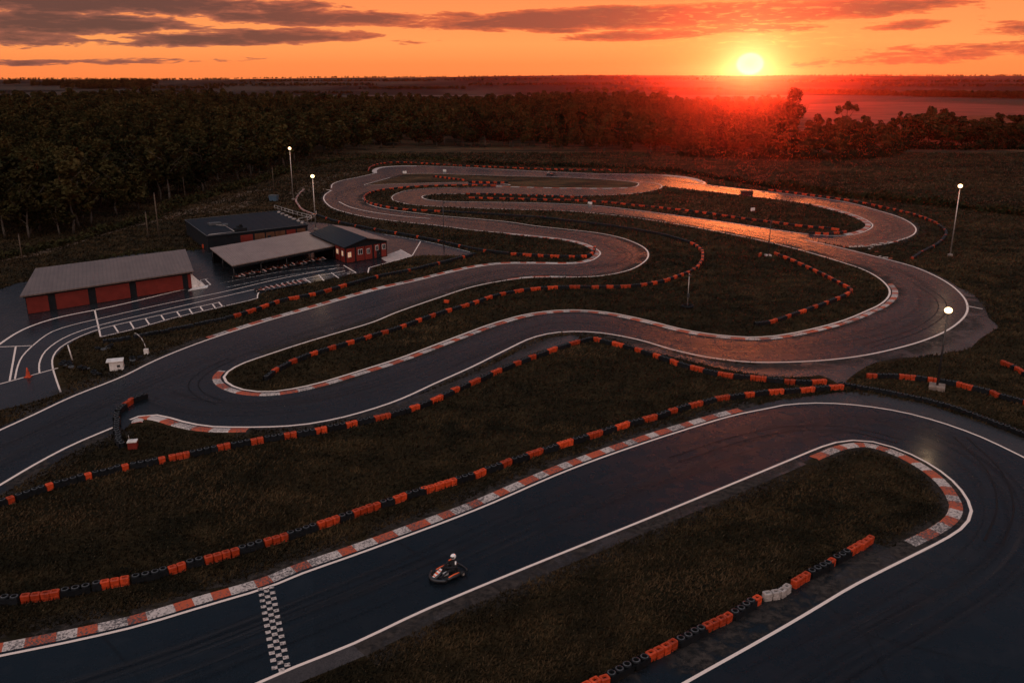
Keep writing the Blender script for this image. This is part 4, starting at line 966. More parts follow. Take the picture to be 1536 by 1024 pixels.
def make_driver(loc, rz):
    J = []; E_ = []; Rr = []
    def v(p, r, par=None):
        J.append(p); Rr.append(r)
        if par is not None: E_.append((par, len(J) - 1))
        return len(J) - 1
    pel = v((-.42, 0, .24), .135); bel = v((-.46, 0, .38), .13, pel); chs = v((-.48, 0, .56), .15, bel); nck = v((-.46, 0, .73), .07, chs); hd = v((-.43, 0, .86), .085, nck); v((-.42, 0, .95), .07, hd)
    for s in (-1, 1):
        sh_ = v((-.47, s * .19, .65), .075, chs); el = v((-.27, s * .33, .50), .055, sh_); wr = v((.0, s * .185, .52), .034, el); hn = v((.055, s * .155, .535), .036, wr)
        for i in range(4):     # four fingers closed round the rim
            y = s * (.120 + .018 * (i - 1.5)); z = .55 + .018 * (1.5 - i)
            a = v((.095, y + s * .02, z + .012), .0105, hn); b = v((.125, y, z + .004 - .002 * i), .0095, a); v((.112, y - s * .016, z - .018), .0085, b)
        t1 = v((.065, s * .120, .555), .012, hn); v((.088, s * .100, .565), .010, t1)
        hip = v((-.36, s * .10, .22), .105, pel); kn = v((.10, s * .235, .40), .068, hip); an = v((.56, s * .17, .17), .045, kn); v((.60, s * .17, .13), .045, an); v((.70, s * .17, .22), .035, an)
    me = bpy.data.meshes.new('driver'); me.from_pydata(J, E_, []); me.update()
    o = bpy.data.objects.new('person', me); link(o); me.materials.append(M['suit'])
    md = o.modifiers.new('skin', 'SKIN'); me.skin_vertices.new() if not me.skin_vertices else None
    for i, sv in enumerate(me.skin_vertices[0].data): sv.radius = (Rr[i], Rr[i]); sv.use_root = (i == 0)
    md.use_smooth_shade = True
    sb = o.modifiers.new('sub', 'SUBSURF'); sb.levels = 1; sb.render_levels = 2
    o.location = loc; o.rotation_euler = (0, 0, rz); o.scale = (KS,) * 3
    tag(o, 'person in black race suit and white helmet seated driving the kart', 'person')
    bm = bmesh.new()
    prof = []
    for i in range(11):
        a = -70 + 160 * i / 10; prof.append((.145 * math.cos(R(a)), .155 * math.sin(R(a))))
    lathe(bm, prof, (0, 0, 0), 22); bm.transform(Matrix.Diagonal((1.15, .95, 1, 1))); bm.transform(Matrix.Translation((-.415, 0, .955)))
    hl = obj('helmet', bm, M['helmet'], o, True)
    bm = bmesh.new(); rings = []
    for z, k in ((-.045, 1.02), (0, 1.035), (.045, 1.02)):
        rr = .145 * math.cos(math.asin(z / .155)) * k
        a_ = [Vector((-.415 + 1.15 * rr * math.cos(R(t)), .95 * rr * math.sin(R(t)), .955 + z)) for t in range(-75, 76, 15)]
        rings.append(a_)
    vs = [[bm.verts.new(p) for p in r] for r in rings]
    for a, b in zip(vs[:-1], vs[1:]):
        for i in range(len(a) - 1): bm.faces.new((a[i], a[i + 1], b[i + 1], b[i])).smooth = True
    obj('visor', bm, M['glass'], hl)
    for s, y in (('l', .20), ('r', -.20)):
        bm = bmesh.new(); tube(bm, (-.44, y * .85, .715), (-.33, y * 1.45, .62), .05, .035, 10); obj('shoulder_patch', bm, M['kartorange'] if y < 0 else M['kartwhite'], o)
    bm = bmesh.new(); tube(bm, (-.455, 0, .755), (-.45, 0, .80), .085, .08, 14); obj('collar', bm, M['suit'], o)
make_driver((kp.x, kp.y, .008), KA + R(5))
# parked karts
def parked(base, rz, label, group, sc=KS, first=[None]):
    p = G(*base)
    if first[0] is None:
        r = thing('parked_kart', label, 'kart', (p.x, p.y, .012), rz, group); kart_parts(r); first[0] = r
    else:
        r = copy_tree(first[0]); r['label'] = label; r['group'] = group; r['category'] = 'kart'
        r.location = (p.x, p.y, .012); r.rotation_euler = (0, 0, rz)
    r.scale = (sc,) * 3
    return r
cu = math.atan2(PITC.ud.y, PITC.ud.x)
for i in range(9):
    q = PITC.o + PITC.at(1.4 + i * 1.95, 1.3 + .5 * (i % 2)); d = q
    px = None
    r = parked((347, 405), cu - R(70) + random.uniform(-.3, .3), 'dark parked kart in the row under the open pit canopy', 'karts parked under the canopy')
    r.location = (q.x, q.y, .012)
for i in range(8):
    a, b = G(394, 436), G(450, 425.5); q = a + (b - a) * (i / 7)
    r = parked((394, 436), cu - R(60) + random.uniform(-.15, .15), 'parked kart in the tight row by the grass edge of the yard', 'karts lined up beside the yard grass')
    r.location = (q.x, q.y, .012)
# far kart and block on the infield
r = parked((827, 262.5), R(180), 'small dark kart out on the far back straight', None, 1.6)
del r['group']
b_ = G(1120, 293.5)
root = thing('hut', 'small dark marshal hut beside the glowing far straight', 'hut', b_)
bm = bmesh.new(); prism(bm, [(-1.4, -.7), (1.4, -.7), (1.4, .7), (-1.4, .7)], 0, 1.0); obj('wall', bm, M['darkwall'], root)
bm = bmesh.new(); slab4(bm, [(-1.55, -.85, 1.04), (1.55, -.85, 1.04), (1.55, .85, 1.2), (-1.55, .85, 1.2)], .1); obj('roof', bm, M['darkwall'], root)

# ------------------------------------------------------------------ small things
p = G(176, 554); root = thing('equipment_box', 'white equipment box with overhanging lid on the grass corner', 'box', p, R(20))
bm = bmesh.new(); box(bm, (0, 0, .5), (1.3, 1.0, .95), None, 0, .03); obj('cabinet', bm, M['whiteplastic'], root)
bm = bmesh.new(); box(bm, (-.1, -.05, 1.02), (1.6, 1.25, .08), None, 0, .02); obj('lid', bm, M['whiteplastic'], root)
bm = bmesh.new(); box(bm, (.2, -.512, .5), (.3, .03, .25), None, 0, .01); obj('vent_grille', bm, M['darksteel'], root)
p = G(200, 672); root = thing('marker_box', 'small red and white marker box by the black tyre wall', 'box', p, R(12))
bm = bmesh.new(); box(bm, (0, 0, .3), (.7, .6, .6), None, 0, .03); obj('box_body', bm, M['redwall'], root)
bm = bmesh.new(); box(bm, (0, 0, .63), (.74, .64, .1), None, 0, .02); lathe(bm, [(.12, .69), (.15, .70), (.15, .68)], (0, 0, 0), 12); obj('box_lid', bm, M['whiteplastic'], root)
bm = bmesh.new(); tube(bm, (-.25, .2, .65), (-.3, .2, 1.05), .02, .02, 6); obj('antenna', bm, M['steel'], root)
p = G(42.5, 565); root = thing('traffic_cone', 'orange cone on a white line of the yard', 'cone', p)
bm = bmesh.new(); lathe(bm, [(.24, .05), (.18, .3), (.12, .62), (.05, .95), (.0, .96)], (0, 0, 0), 16); obj('cone_body', bm, M['orange'], root)
bm = bmesh.new(); box(bm, (0, 0, .03), (.62, .62, .06), None, 0, .02); obj('cone_foot', bm, M['orange'], root)
p = G(288, 375); root = thing('crate', 'orange crate against the end wall of the workshop', 'crate', G(308, 372))
bm = bmesh.new(); box(bm, (0, 0, .3), (.9, .6, .6), None, 0, .03)
for z in (.15, .35): box(bm, (0, -.305, z), (.8, .03, .04))
obj('crate_body', bm, M['orange'], root)
bm = bmesh.new(); box(bm, (0, 0, .63), (.94, .64, .06), None, 0, .02); obj('crate_lid', bm, M['orange'], root)
p = G(411, 302); root = thing('waste_bin', 'blue grey waste container standing on the grass by the wood', 'bin', p, R(-8))
bm = bmesh.new(); loft(bm, [[Vector((sx * a, sy * b, z)) for sx, sy in ((-1, -1), (1, -1), (1, 1), (-1, 1))] for a, b, z in ((.85, .6, .15), (1.0, .75, 1.4))], 0, True, False); obj('bin_body', bm, M['bluebin'], root)
bm = bmesh.new(); box(bm, (0, 0, 1.46), (2.1, 1.6, .1), None, 0, .03); obj('bin_lid', bm, M['tyregrey'], root)
for sx in (-.7, .7):
    bm = bmesh.new(); lathe(bm, [(.0, -.04), (.1, -.04), (.1, .04), (.0, .04)], (sx, -.45, .1), 10, 0, (0, 1, 0)); obj('wheel', bm, M['black'], root)
# leaning and bent posts with tyre heaps on the grass corner
def tyre_heap(base, n, label, rs):
    p = G(*base); rr = random.Random(rs)
    for i in range(n):
        bm = bmesh.new(); prof = [(.16 + .0, .02), (.26, .0), (.30, .05), (.30, .15), (.26, .20), (.16, .18)]
        lathe(bm, prof, (0, 0, 0), 16, 0, None, True)
        o = obj('loose_tyre', bm, M['black'] if i % 3 else M['tyregrey'])
        o.location = (p.x + rr.uniform(-.7, .7), p.y + rr.uniform(-.6, .6), .02 + .17 * (i % 3)); o.rotation_euler = (rr.uniform(-.25, .25), rr.uniform(-.25, .25), 0)
        tag(o, label, 'tyre', 'loose tyres on the grass corner')
tyre_heap((106, 549), 7, 'loose tyre in the heap at the foot of the white post', 1)
tyre_heap((118, 557), 3, 'loose tyre in the small pile on the grass by the yard corner', 2)
tyre_heap((149, 562), 3, 'loose tyre lying below the white equipment box', 3)
tyre_heap((208, 540), 4, 'loose tyre near the foot of the bent post', 4)
tyre_heap((158, 524), 5, 'loose tyre heaped against the untidy dark tyre wall', 5)
p = G(109, 541); root = thing('marker_post', 'plain white post leaning over a heap of tyres', 'post', p)
bm = bmesh.new(); tube(bm, (0, 0, 0), (-.25, 0, 1.7), .07, .06, 8); obj('post_shaft', bm, M['whiteplastic'], root)
bm = bmesh.new(); tube(bm, (-.25, 0, 1.7), (-.255, 0, 1.75), .075, .05, 8); obj('post_cap', bm, M['whiteplastic'], root)
p = G(220, 531); root = thing('hose_post', 'bent pale hose rising from a small white stand', 'hose stand', p)
bm = bmesh.new(); box(bm, (0, 0, .3), (.45, .35, .6), None, 0, .03); obj('stand', bm, M['whiteplastic'], root)
bm = bmesh.new(); polytube(bm, [(0, 0, .6), (-.1, 0, 1.2), (-.35, 0, 1.8), (-.75, 0, 2.25), (-1.0, 0, 2.35)], .045, 8); obj('hose', bm, M['steel'], root)
for (bx, lab) in (((1032.5, 0), None),):
    pass
def marker(base, label, cmat, s=.4):
    p = G(*base); root = thing('trackside_marker', label, 'marker', p, random.uniform(0, 3))
    bm = bmesh.new(); prism(bm, [(-s, -.12), (s, -.12), (s, .12), (-s, .12)], .06, s * 1.3); obj('marker_board', bm, cmat, root)
    bm = bmesh.new(); box(bm, (0, 0, .03), (s * 2.3, .5, .06), None, 0, .02); obj('marker_foot', bm, M['black'], root)
marker((1140, 385), 'low orange marker at the end of the flared kerb line', M['orange'], .5)
marker((1129, 317), 'pale marker board alone on the glowing central grass', M['whiteplastic'], .6)
marker((885, 307), 'small pale marker at the edge of the central island', M['whiteplastic'], .5)
marker((667, 258), 'tiny pale marker on the far infield island', M['whiteplastic'], .6)
marker((607, 260.5), 'pale end marker at the tip of the far infield island', M['whiteplastic'], .6)
marker((670, 455), 'small orange marker on the grass above the long straight', M['orange'], .35)
# broken kerb stones at the junction
for i, (x, y) in enumerate(((1268, 371), (1276, 370.5), (1283, 370), (1291, 369.5), (1299, 369), (1308, 368.8), (1312, 367.5), (1304, 374), (1315, 378.5), (1322, 365.5), (1330, 366), (1334, 363.5), (1343, 363), (1351, 360.3), (1320, 385), (1328, 387), (1336, 388.5), (1308, 371.5), (1361, 358))):
    p = G(x, y); bm = bmesh.new(); w = random.uniform(.35, .9)
    box(bm, (0, 0, .09), (w, .3, .16), None, 0, .03); bmesh.ops.translate(bm, verts=bm.verts[:], vec=(0, 0, 0))
    o = obj('kerb_stone', bm, M['kerb_white'] if i % 4 else M['kerb_red']); o.location = p; o.rotation_euler = (0, 0, random.uniform(-.4, .4))
    tag(o, 'loose kerb stone on the worn ground where the two bends meet', 'kerb stone', 'loose kerb stones at the junction')

# ------------------------------------------------------------------ trees
def leaf_quads(cent, size, up=.35):
    n = len(cent); d = rng.normal(size=(n, 3)); d[:, 2] = np.abs(d[:, 2]) * 1.0 + up; d /= np.linalg.norm(d, axis=1)[:, None]
    r = rng.normal(size=(n, 3)); a = np.cross(d, r); a /= np.linalg.norm(a, axis=1)[:, None]; b = np.cross(d, a)
    s = np.asarray(size)[:, None]
    v = np.stack([cent + a * s * .6, cent + b * s * .42 + d * s * .12, cent - a * s * .6, cent - b * s * .42 - d * s * .1], 1).reshape(-1, 3)
    return v, np.arange(4 * n).reshape(-1, 4)
def crown_points(H, Rad, base, nl, n, flat=1.0):
    """points on the shells of a dozen lobes"""
    lob = []
    for i in range(nl):
        t = rng.uniform(0, 1); z = base + (H - base) * (.18 + .72 * t)
        rr = Rad * (1 - .75 * max(0, t - .35)) * rng.uniform(.25, .75); a = rng.uniform(0, 6.283)
        lob.append((rr * math.cos(a), rr * math.sin(a), z, Rad * rng.uniform(.34, .60) * (1 - .35 * t)))
    lob.append((0, 0, H - Rad * .42, Rad * .42)); lob.append((0, 0, base + (H - base) * .45, Rad * .62))
    lob = np.array(lob); w = lob[:, 3] ** 2; k = rng.choice(len(lob), n, p=w / w.sum())
    d = rng.normal(size=(n, 3)); d[:, 2] = d[:, 2] * .9 + .25; d /= np.linalg.norm(d, axis=1)[:, None]
    rad = lob[k, 3] * (rng.uniform(.55, 1.08, n) ** .6)
    return lob[k, :3] + d * rad[:, None] * np.array([1, 1, flat])
def crown_mesh(name, H, Rad, base, nl, n, size, flat=.9):
    p = crown_points(H, Rad, base, nl, n, flat); p[:, 2] = np.maximum(p[:, 2], base * .55)
    v, f = leaf_quads(p, rng.uniform(size * .6, size * 1.4, n)); me = np_mesh(name, v, f); me.materials.append(M['leaf']); return me
def trunk_mesh(H, r, lean=.3, limbs=6):
    bm = bmesh.new(); pts = [Vector((0, 0, -.1))]
    for k in range(1, 5): pts.append(Vector((rng.uniform(-lean, lean), rng.uniform(-lean, lean), H * .78 * k / 4)))
    for k in range(4): tube(bm, pts[k], pts[k + 1], r * (1 - .2 * k), r * (1 - .2 * (k + 1)), 8, 0, k == 0)
    for i in range(limbs):
        k = rng.integers(1, 4); p = pts[k].lerp(pts[k + 1], rng.uniform(0, 1)); a = rng.uniform(0, 6.28); L = H * rng.uniform(.18, .32)
        m_ = p + Vector((math.cos(a) * L * .5, math.sin(a) * L * .5, L * .35)); e = m_ + Vector((math.cos(a + .3) * L * .5, math.sin(a + .3) * L * .5, L * .5))
        tube(bm, p, m_, r * .4, r * .28, 6); tube(bm, m_, e, r * .28, r * .08, 6)
    me = bpy.data.meshes.new('trunk'); bm.to_mesh(me); bm.free(); me.materials.append(M['bark']); return me
VAR = []
for i in range(7):
    Hh = 11.5; Rd = (3.2, 2.6, 3.7, 2.9, 3.4, 2.3, 3.0)[i]
    VAR.append((crown_mesh('crown', Hh, Rd, (1.2, 1.6, 3.0, 1.3, 1.0, 3.4, 1.8)[i], 13 + i % 4, 1500, .62), trunk_mesh(Hh, .2)))
def ground_to_px(x, y, z=0):
    X, Y, Z = x, y, z - CAMH
    fy = Y * math.cos(PITCH) - Z * math.sin(PITCH); uy = Y * math.sin(PITCH) + Z * math.cos(PITCH)
    return CX + FPX * X / fy, CY - FPX * uy / fy
EDGE = [(-260, 432), (-120, 398), (0, 379), (60, 369), (150, 343), (210, 324), (250, 311), (330, 283), (400, 262), (440, 247), (480, 237), (520, 230), (570, 224), (640, 221), (700, 221.5), (800, 225), (900, 230), (1000, 233), (1100, 236), (1180, 238), (1250, 238), (1310, 234), (1340, 228), (1349, 222)]
ex = np.array([e[0] for e in EDGE]); ey = np.array([e[1] for e in EDGE])
def in_wood(x, y):
    px, py = ground_to_px(x, y)
    if px < -240: return False
    if px <= 1190:
        return py < np.interp(px, ex, ey) - .5 and y < 900 + 45 * math.sin(x * .012) + 30 * math.sin(x * .031)
    if px <= 1349:
        front = np.interp(px, ex, ey); return front - 24 < py < front - .5
    if px < 1760:
        return 208 < py < 223.5
    return False
cand = []
r = 158.0
while r < 1150:
    s = 5.0 + r * .0058
    a = -.62
    while a < .62:
        x = r * math.tan(a) + random.uniform(-.42, .42) * s; y = r + random.uniform(-.42, .42) * s
        if in_wood(x, y): cand.append((x, y))
        a += s / r / (1 + math.tan(a) ** 2)
    r += s
def front_depth(x, y):
    px, py = ground_to_px(x, y)
    fy = G(min(max(px, -240), 1349), np.interp(px, ex, ey)).y if px <= 1349 else G(px, 223).y
    return y - fy
cand.sort(key=lambda c: front_depth(*c) + .05 * math.hypot(*c))
def tree(x, y, name='forest_tree', label='', group=None, var=None, sc=None, tall=None, wide=1.0):
    v = random.randrange(7) if var is None else var; sc = random.uniform(.62, 1.25) if sc is None else sc
    root = thing(name, label, 'tree', (x, y, 0), random.uniform(0, 6.28), group)
    root.scale = (sc * wide * random.uniform(.9, 1.15), sc * wide * random.uniform(.9, 1.15), sc if tall is None else tall)
    t_ = bpy.data.objects.new('trunk', VAR[v][1]); link(t_, root); cr = bpy.data.objects.new('crown', VAR[v][0]); link(cr, root)
    return cr
NIND = 285
crowns = []
for i, (x, y) in enumerate(cand[:NIND]):
    px, _ = ground_to_px(x, y)
    if px < 430: lab, gr = 'dark leafy tree at the front edge of the dense wood left of the track', 'trees along the left edge of the wood'
    elif px < 880: lab, gr = 'dark tree in the front row of the wood beyond the far back straight', 'trees along the far edge of the wood'
    elif px < 1349: lab, gr = 'bushy tree in the wood edge directly under the setting sun', 'trees under the sun'
    else: lab, gr = 'rounded dark tree in the separate row right of the sun', 'tree row right of the sun'
    sc = None
    if 1000 < px < 1349: sc = random.uniform(.5, .85)
    cr = tree(x, y, 'forest_tree', lab, gr, sc=sc, wide=1.45 if px > 960 else 1.12)
    if i < 40: crowns.append(cr)
# two outstanding trees
t1 = G(1183, 226); x1, y1 = t1.x, t1.y
big = crown_mesh('crown', 21, 4.4, 5.5, 20, 2400, .75)
root = thing('tall_tree', 'tallest tree rising hazy red beside the sun', 'tree', t1); root.scale = (1.15, 1.15, 1.22); bt = bpy.data.objects.new('trunk', trunk_mesh(20, .34)); link(bt, root); bc = bpy.data.objects.new('crown', big); link(bc, root)
t2 = G(1265, 222)
pts = [crown_points(17.5, 2.6, 14, 5, 420, .6) + np.array([0, 0, -.3]), crown_points(15.5, 1.9, 12.5, 4, 260, .6) + np.array([-3.2, 0, 0]), crown_points(16.6, 1.7, 13.5, 4, 240, .6) + np.array([3.4, .4, -.4]), crown_points(11, 2.6, 7, 4, 420, .8) + np.array([.2, 0, 0])]
pts = np.concatenate(pts); v, f = leaf_quads(pts, rng.uniform(.4, .9, len(pts))); me = np_mesh('crown', v, f); me.materials.append(M['leaf'])
root = thing('lone_tree', 'lone flat topped tree with open crown against the red field', 'tree', t2); root.scale = (1.1, 1.1, 1.14); o = bpy.data.objects.new('crown', me); link(o, root)
bm = bmesh.new(); tube(bm, (0, 0, 0), (.1, 0, 9), .36, .26, 10); tube(bm, (.1, 0, 9), (0, 0, 16), .26, .1, 8); tube(bm, (.1, 0, 9.5), (-3.1, 0, 13.8), .18, .08, 8); tube(bm, (.1, 0, 10), (3.3, .4, 14.6), .18, .08, 8); obj('trunk', bm, M['bark'], root)

# the rest of the wood, one mass
def tree_node_group(coll, name):
    ng = bpy.data.node_groups.new(name, 'GeometryNodeTree')
    ng.interface.new_socket('Geometry', in_out='INPUT', socket_type='NodeSocketGeometry'); ng.interface.new_socket('Geometry', in_out='OUTPUT', socket_type='NodeSocketGeometry')
    N = ng.nodes; L = ng.links
    gi = N.new('NodeGroupInput'); go = N.new('NodeGroupOutput')
    ci = N.new('GeometryNodeCollectionInfo'); ci.inputs['Collection'].default_value = coll; ci.inputs['Separate Children'].default_value = True; ci.inputs['Reset Children'].default_value = True
    ip = N.new('GeometryNodeInstanceOnPoints'); ip.inputs['Pick Instance'].default_value = True
    at = N.new('GeometryNodeInputNamedAttribute'); at.data_type = 'FLOAT_VECTOR'; at.inputs['Name'].default_value = 'tscale'
    rt = N.new('GeometryNodeInputNamedAttribute'); rt.data_type = 'FLOAT_VECTOR'; rt.inputs['Name'].default_value = 'trot'
    L.new(gi.outputs[0], ip.inputs['Points']); L.new(ci.outputs[0], ip.inputs['Instance']); L.new(at.outputs['Attribute'], ip.inputs['Scale'])
    L.new(rt.outputs['Attribute'], ip.inputs['Rotation']); L.new(ip.outputs[0], go.inputs[0])
    return ng
tc = bpy.data.collections.new('crown_kinds')
seen = set()
for cr in crowns:
    if cr.data.name not in seen: seen.add(cr.data.name); tc.objects.link(cr)
def mass(name, pts, scale, ng):
    me = bpy.data.meshes.new(name); me.from_pydata([tuple(p) for p in pts], [], []); me.update()
    a = me.attributes.new('tscale', 'FLOAT_VECTOR', 'POINT'); a.data.foreach_set('vector', np.asarray(scale, dtype=np.float32).ravel())
    b = me.attributes.new('trot', 'FLOAT_VECTOR', 'POINT'); rot = np.zeros((len(pts), 3), dtype=np.float32); rot[:, 2] = rng.uniform(0, 6.28, len(pts)); b.data.foreach_set('vector', rot.ravel())
    o = bpy.data.objects.new(name, me); link(o); md = o.modifiers.new('trees', 'NODES'); md.node_group = ng
    return struct(o, 'stuff')
ng = tree_node_group(tc, 'wood_mass')
rest = cand[NIND:]
pts = []; scl = []
for x, y in rest:
    px, _ = ground_to_px(x, y); s = random.choice((random.uniform(.6, .95), random.uniform(.85, 1.15), random.uniform(1.0, 1.38))) * (1 + .06 * math.sin(x * .013) + .08 * math.sin(y * .02 + x * .007))
    if px > 1000 and px < 1349: s *= .74
    if y > 420: s *= min(1.0 + (y - 420) / 2500, 1.2)
    pts.append((x, y, 0)); scl.append((s, s, s * random.uniform(.88, 1.12)))
mass('forest', pts, scl, ng)
print('trees', len(cand))
# distant hedges and copses on the farmland
def land(x, y):
    t = x / 1000
    r_ = 41 + 4.5 * math.sin(t * .8 + .4) + 3 * math.sin(t * 2.1 + 1) + 1.0 * math.sin(t * 6.3) + 2.0 * t
    u = min(1, max(0, (y - 1700) / 1900)); ridge = u * u * (3 - 2 * u)
    fall = 1 if y < 3600 else max(-.2, 1 - ((y - 3600) / 900) ** 2)
    mid = (9 + 4 * math.sin(t * 1.7 + 2)) * math.exp(-((y - 2350 - 120 * math.sin(t * 1.1)) / 190) ** 2) * (.5 + .5 * math.tanh(abs(t + .2) * 1.2))
    return (r_ * ridge * .999) * fall + mid
def on_land(px, py):
    d = ray(px, py); y = 1200.0
    while y < 3600:
        k = y / d[1]; z = CAMH + d[2] * k
        if z <= land(d[0] * k, y): return Vector((d[0] * k, y, max(0, land(d[0] * k, y))))
        y += 12
    return Vector((d[0] * 3590 / d[1], 3590, land(d[0] * 3590 / d[1], 3590)))
pts = []; scl = []
def strip(px0, py0, px1, py1, n, hs, depth=40):
    a, b = on_land(px0, py0), on_land(px1, py1)
    for i in range(n):
        t = random.random(); q = a.lerp(b, t); s = hs * random.uniform(.6, 1.2)
        qy = q.y + random.uniform(0, depth); qx = q.x + random.uniform(-6, 6); pts.append((qx, qy, max(0, land(qx, qy)) - .5)); scl.append((s * 1.6, s * 1.6, s))
for (x0, y0, x1, y1, n, hs, dp) in ((90, 134, 215, 134, 170, 1.2, 60), (45, 130, 215, 128, 300, 1.2, 90), (0, 127, 20, 127, 30, 1.0, 40), (200, 134, 330, 134.5, 130, .6, 40), (230, 140, 310, 139, 80, .5, 20), (300, 131, 560, 130, 220, .6, 60), (420, 141, 530, 141, 90, .5, 20), (540, 135, 700, 134.5, 170, .6, 40),
                                    (360, 124, 640, 123, 200, .7, 60), (700, 130, 1000, 129, 220, .6, 50), (850, 136, 1090, 136.5, 160, .6, 40), (1230, 142, 1560, 149, 520, .85, 60), (1380, 146, 1640, 151, 320, 1.0, 50), (1300, 131, 1620, 131, 260, .6, 60), (1190, 138.5, 1340, 139, 130, .6, 30), (1180, 125, 1560, 124, 260, .6, 70),
                                    (-40, 117.6, 700, 116.2, 330, .55, 60), (700, 116.2, 1100, 116.6, 160, .5, 60), (1150, 115.5, 1600, 113.4, 240, .55, 60), (640, 122, 1080, 121, 220, .6, 60), (0, 121.5, 340, 121, 160, .7, 60)):
    strip(x0, y0, x1, y1, n, hs, dp)
mass('distant_woods', pts, scl, ng)
# pale fields
def field(px, z, c, name='field'):
    return sheet(name, [G(*p) for p in px], z, simple(name, c, .95, .4, .02, .1))
field([(1205, 178), (1215, 157), (1300, 152.5), (1420, 154.5), (1560, 160), (1700, 166), (1700, 176), (1480, 173), (1400, 176), (1300, 190)], .03, (.060, .032, .022))
field([(-80, 142), (330, 141), (620, 144.5), (900, 143.5), (1060, 140.5), (700, 141), (330, 137.5), (-80, 138)], .03, (.055, .042, .036))

# distant hills
bm = bmesh.new(); xs_ = np.linspace(-4300, 4300, 173); ys_ = np.linspace(1500, 4600, 63); prev = None
for y in ys_:
    cur = [bm.verts.new((x, y, land(x, y) - .4)) for x in xs_]
    if prev:
        for k in range(len(xs_) - 1): bm.faces.new((prev[k], prev[k + 1], cur[k + 1], cur[k])).smooth = True
    prev = cur
def hill_mat():
    m, t, b = new_mat('hill_land'); co = t.coord('Object')
    n = t.noise(t.scale(co, (.0022, .0009, .02)), 1.0, 6, .6); k = t.noise(t.scale(co, (.004, .004, .09)), 1.0, 4, .6)
    col = t.mix(t.rng(n, .42, .6), (.016, .0165, .016), (.050, .040, .034)); col = t.mix(t.rng(k, .5, .62), col, (.012, .0125, .0125))
    t.put(b.inputs['Base Color'], col); b.inputs['Roughness'].default_value = 1; b.inputs['Specular IOR Level'].default_value = 0
    return m
struct(obj('hills', bm, hill_mat()))

# hedges and scrub banks
def hedge(px, hgt, wid, label, cat='hedge', dens=16, name='hedge', size=.55):
    c = C(px, 1.0); o0 = c[len(c) // 2]; n = int(lengths(c)[-1] * dens)
    k = rng.integers(0, len(c), n); pr_ = np.array([(p.x - o0.x, p.y - o0.y, 0) for p in c])[k]
    lump = .6 + .4 * np.sin(k * .31) * np.sin(k * .13 + 1) + .15 * rng.normal(size=n)
    p = pr_ + np.stack([rng.normal(0, .5, n), rng.normal(0, wid * .4, n), np.abs(rng.uniform(0, 1, n)) * hgt * np.clip(lump, .25, 1.2)], 1)
    v, f = leaf_quads(p, rng.uniform(size * .6, size * 1.5, n)); me = np_mesh(name, v, f)
    return tag(obj(name, me, M['bush'], None, False, o0), label, cat)
hedge([(1170, 280), (1230, 290), (1300, 298), (1400, 308), (1480, 317), (1580, 330)], 2.4, 5, 'long dark hedge across the meadow behind the right hairpin', dens=45)
hedge([(700, 245.5), (800, 249), (900, 252), (960, 254), (1010, 259), (1060, 266), (1120, 276), (1165, 283)], 1.6, 4, 'low scrubby hedge behind the far back straight', dens=26)
hedge([(470, 250), (510, 242), (560, 238.5), (620, 238.5), (690, 243)], 1.8, 4, 'scrub bank between the wood and the far left loop', dens=30)
hedge([(250, 318), (300, 300), (340, 288), (400, 270), (440, 256)], 2.6, 5, 'tangled scrub at the foot of the left wood', dens=30)
hedge([(-60, 405), (20, 385), (90, 368), (160, 348), (240, 326)], 1.6, 4, 'thin undergrowth below the trees beyond the garage', dens=22)
hedge([(1020, 234.5), (1100, 237), (1250, 239.5), (1310, 236), (1348, 228)], 4.2, 7, 'dense bushes at the foot of the trees under the sun', dens=60, size=.8)
hedge([(1349, 223.5), (1440, 224), (1600, 224)], 4.5, 7, 'dense bushes at the foot of the separate tree row', dens=60, size=.8)
hedge([(150, 388), (190, 384), (230, 379), (290, 375)], .8, 1.2, 'low dark weeds along the rear edge of the yard', dens=20, size=.3)

# ------------------------------------------------------------------ grass blades on the near verges
def pip(P, poly):
    x, y = P[:, 0], P[:, 1]; n = len(poly); ins = np.zeros(len(P), bool); px = np.array([(p.x, p.y) for p in poly])
    j = n - 1
    for i in range(n):
        xi, yi = px[i]; xj, yj = px[j]
        c_ = ((yi > y) != (yj > y)) & (x < (xj - xi) * (y - yi) / (yj - yi + 1e-12) + xi); ins ^= c_; j = i
    return ins
NB = 620000
# even in the picture: sample by distance with density falling off
yy = 27 + 330 * rng.random(NB) ** 2.3; xx = (rng.random(NB) * 2 - 1) * (yy * .66 + 4)
Pg = np.stack([xx, yy], 1)
on_track = pip(Pg, near) | pip(Pg, outer) | pip(Pg, yard)
isl = pip(Pg, inner1) | pip(Pg, C(ISL1, 1.0)) | pip(Pg, C(ISL2))
k1 = offset(C(L1[0:16]), 1.6); kerbz = pip(Pg, fuse(k1, offset(C(L1[0:16]), -.5)[::-1]))
k2 = C(CLOW[17:]); kerbz |= pip(Pg, fuse(offset(k2, 1.5), offset(k2, -.3)[::-1])); hp = C(L2[8:22]); kerbz |= pip(Pg, fuse(offset(hp, -1.7), offset(hp, .2)[::-1]))
k3 = C(M1a[5:27]); kerbz |= pip(Pg, fuse(offset(k3, 1.4), offset(k3, -.2)[::-1]))
rz_ = pip(Pg, fuse([G(*p) for p in ((1105, 617), (1150, 604), (1262, 588), (1386, 605), (1536, 657), (1640, 712), (1600, 740), (1373, 622), (1223, 604))])) | pip(Pg, bm0)
rz_ |= pip(Pg, [G(*p) for p in ((1432, 430), (1466, 448), (1497, 490), (1452, 524), (1310, 545), (1262, 577), (1136, 550), (1136, 543), (1347, 522), (1451, 458))])
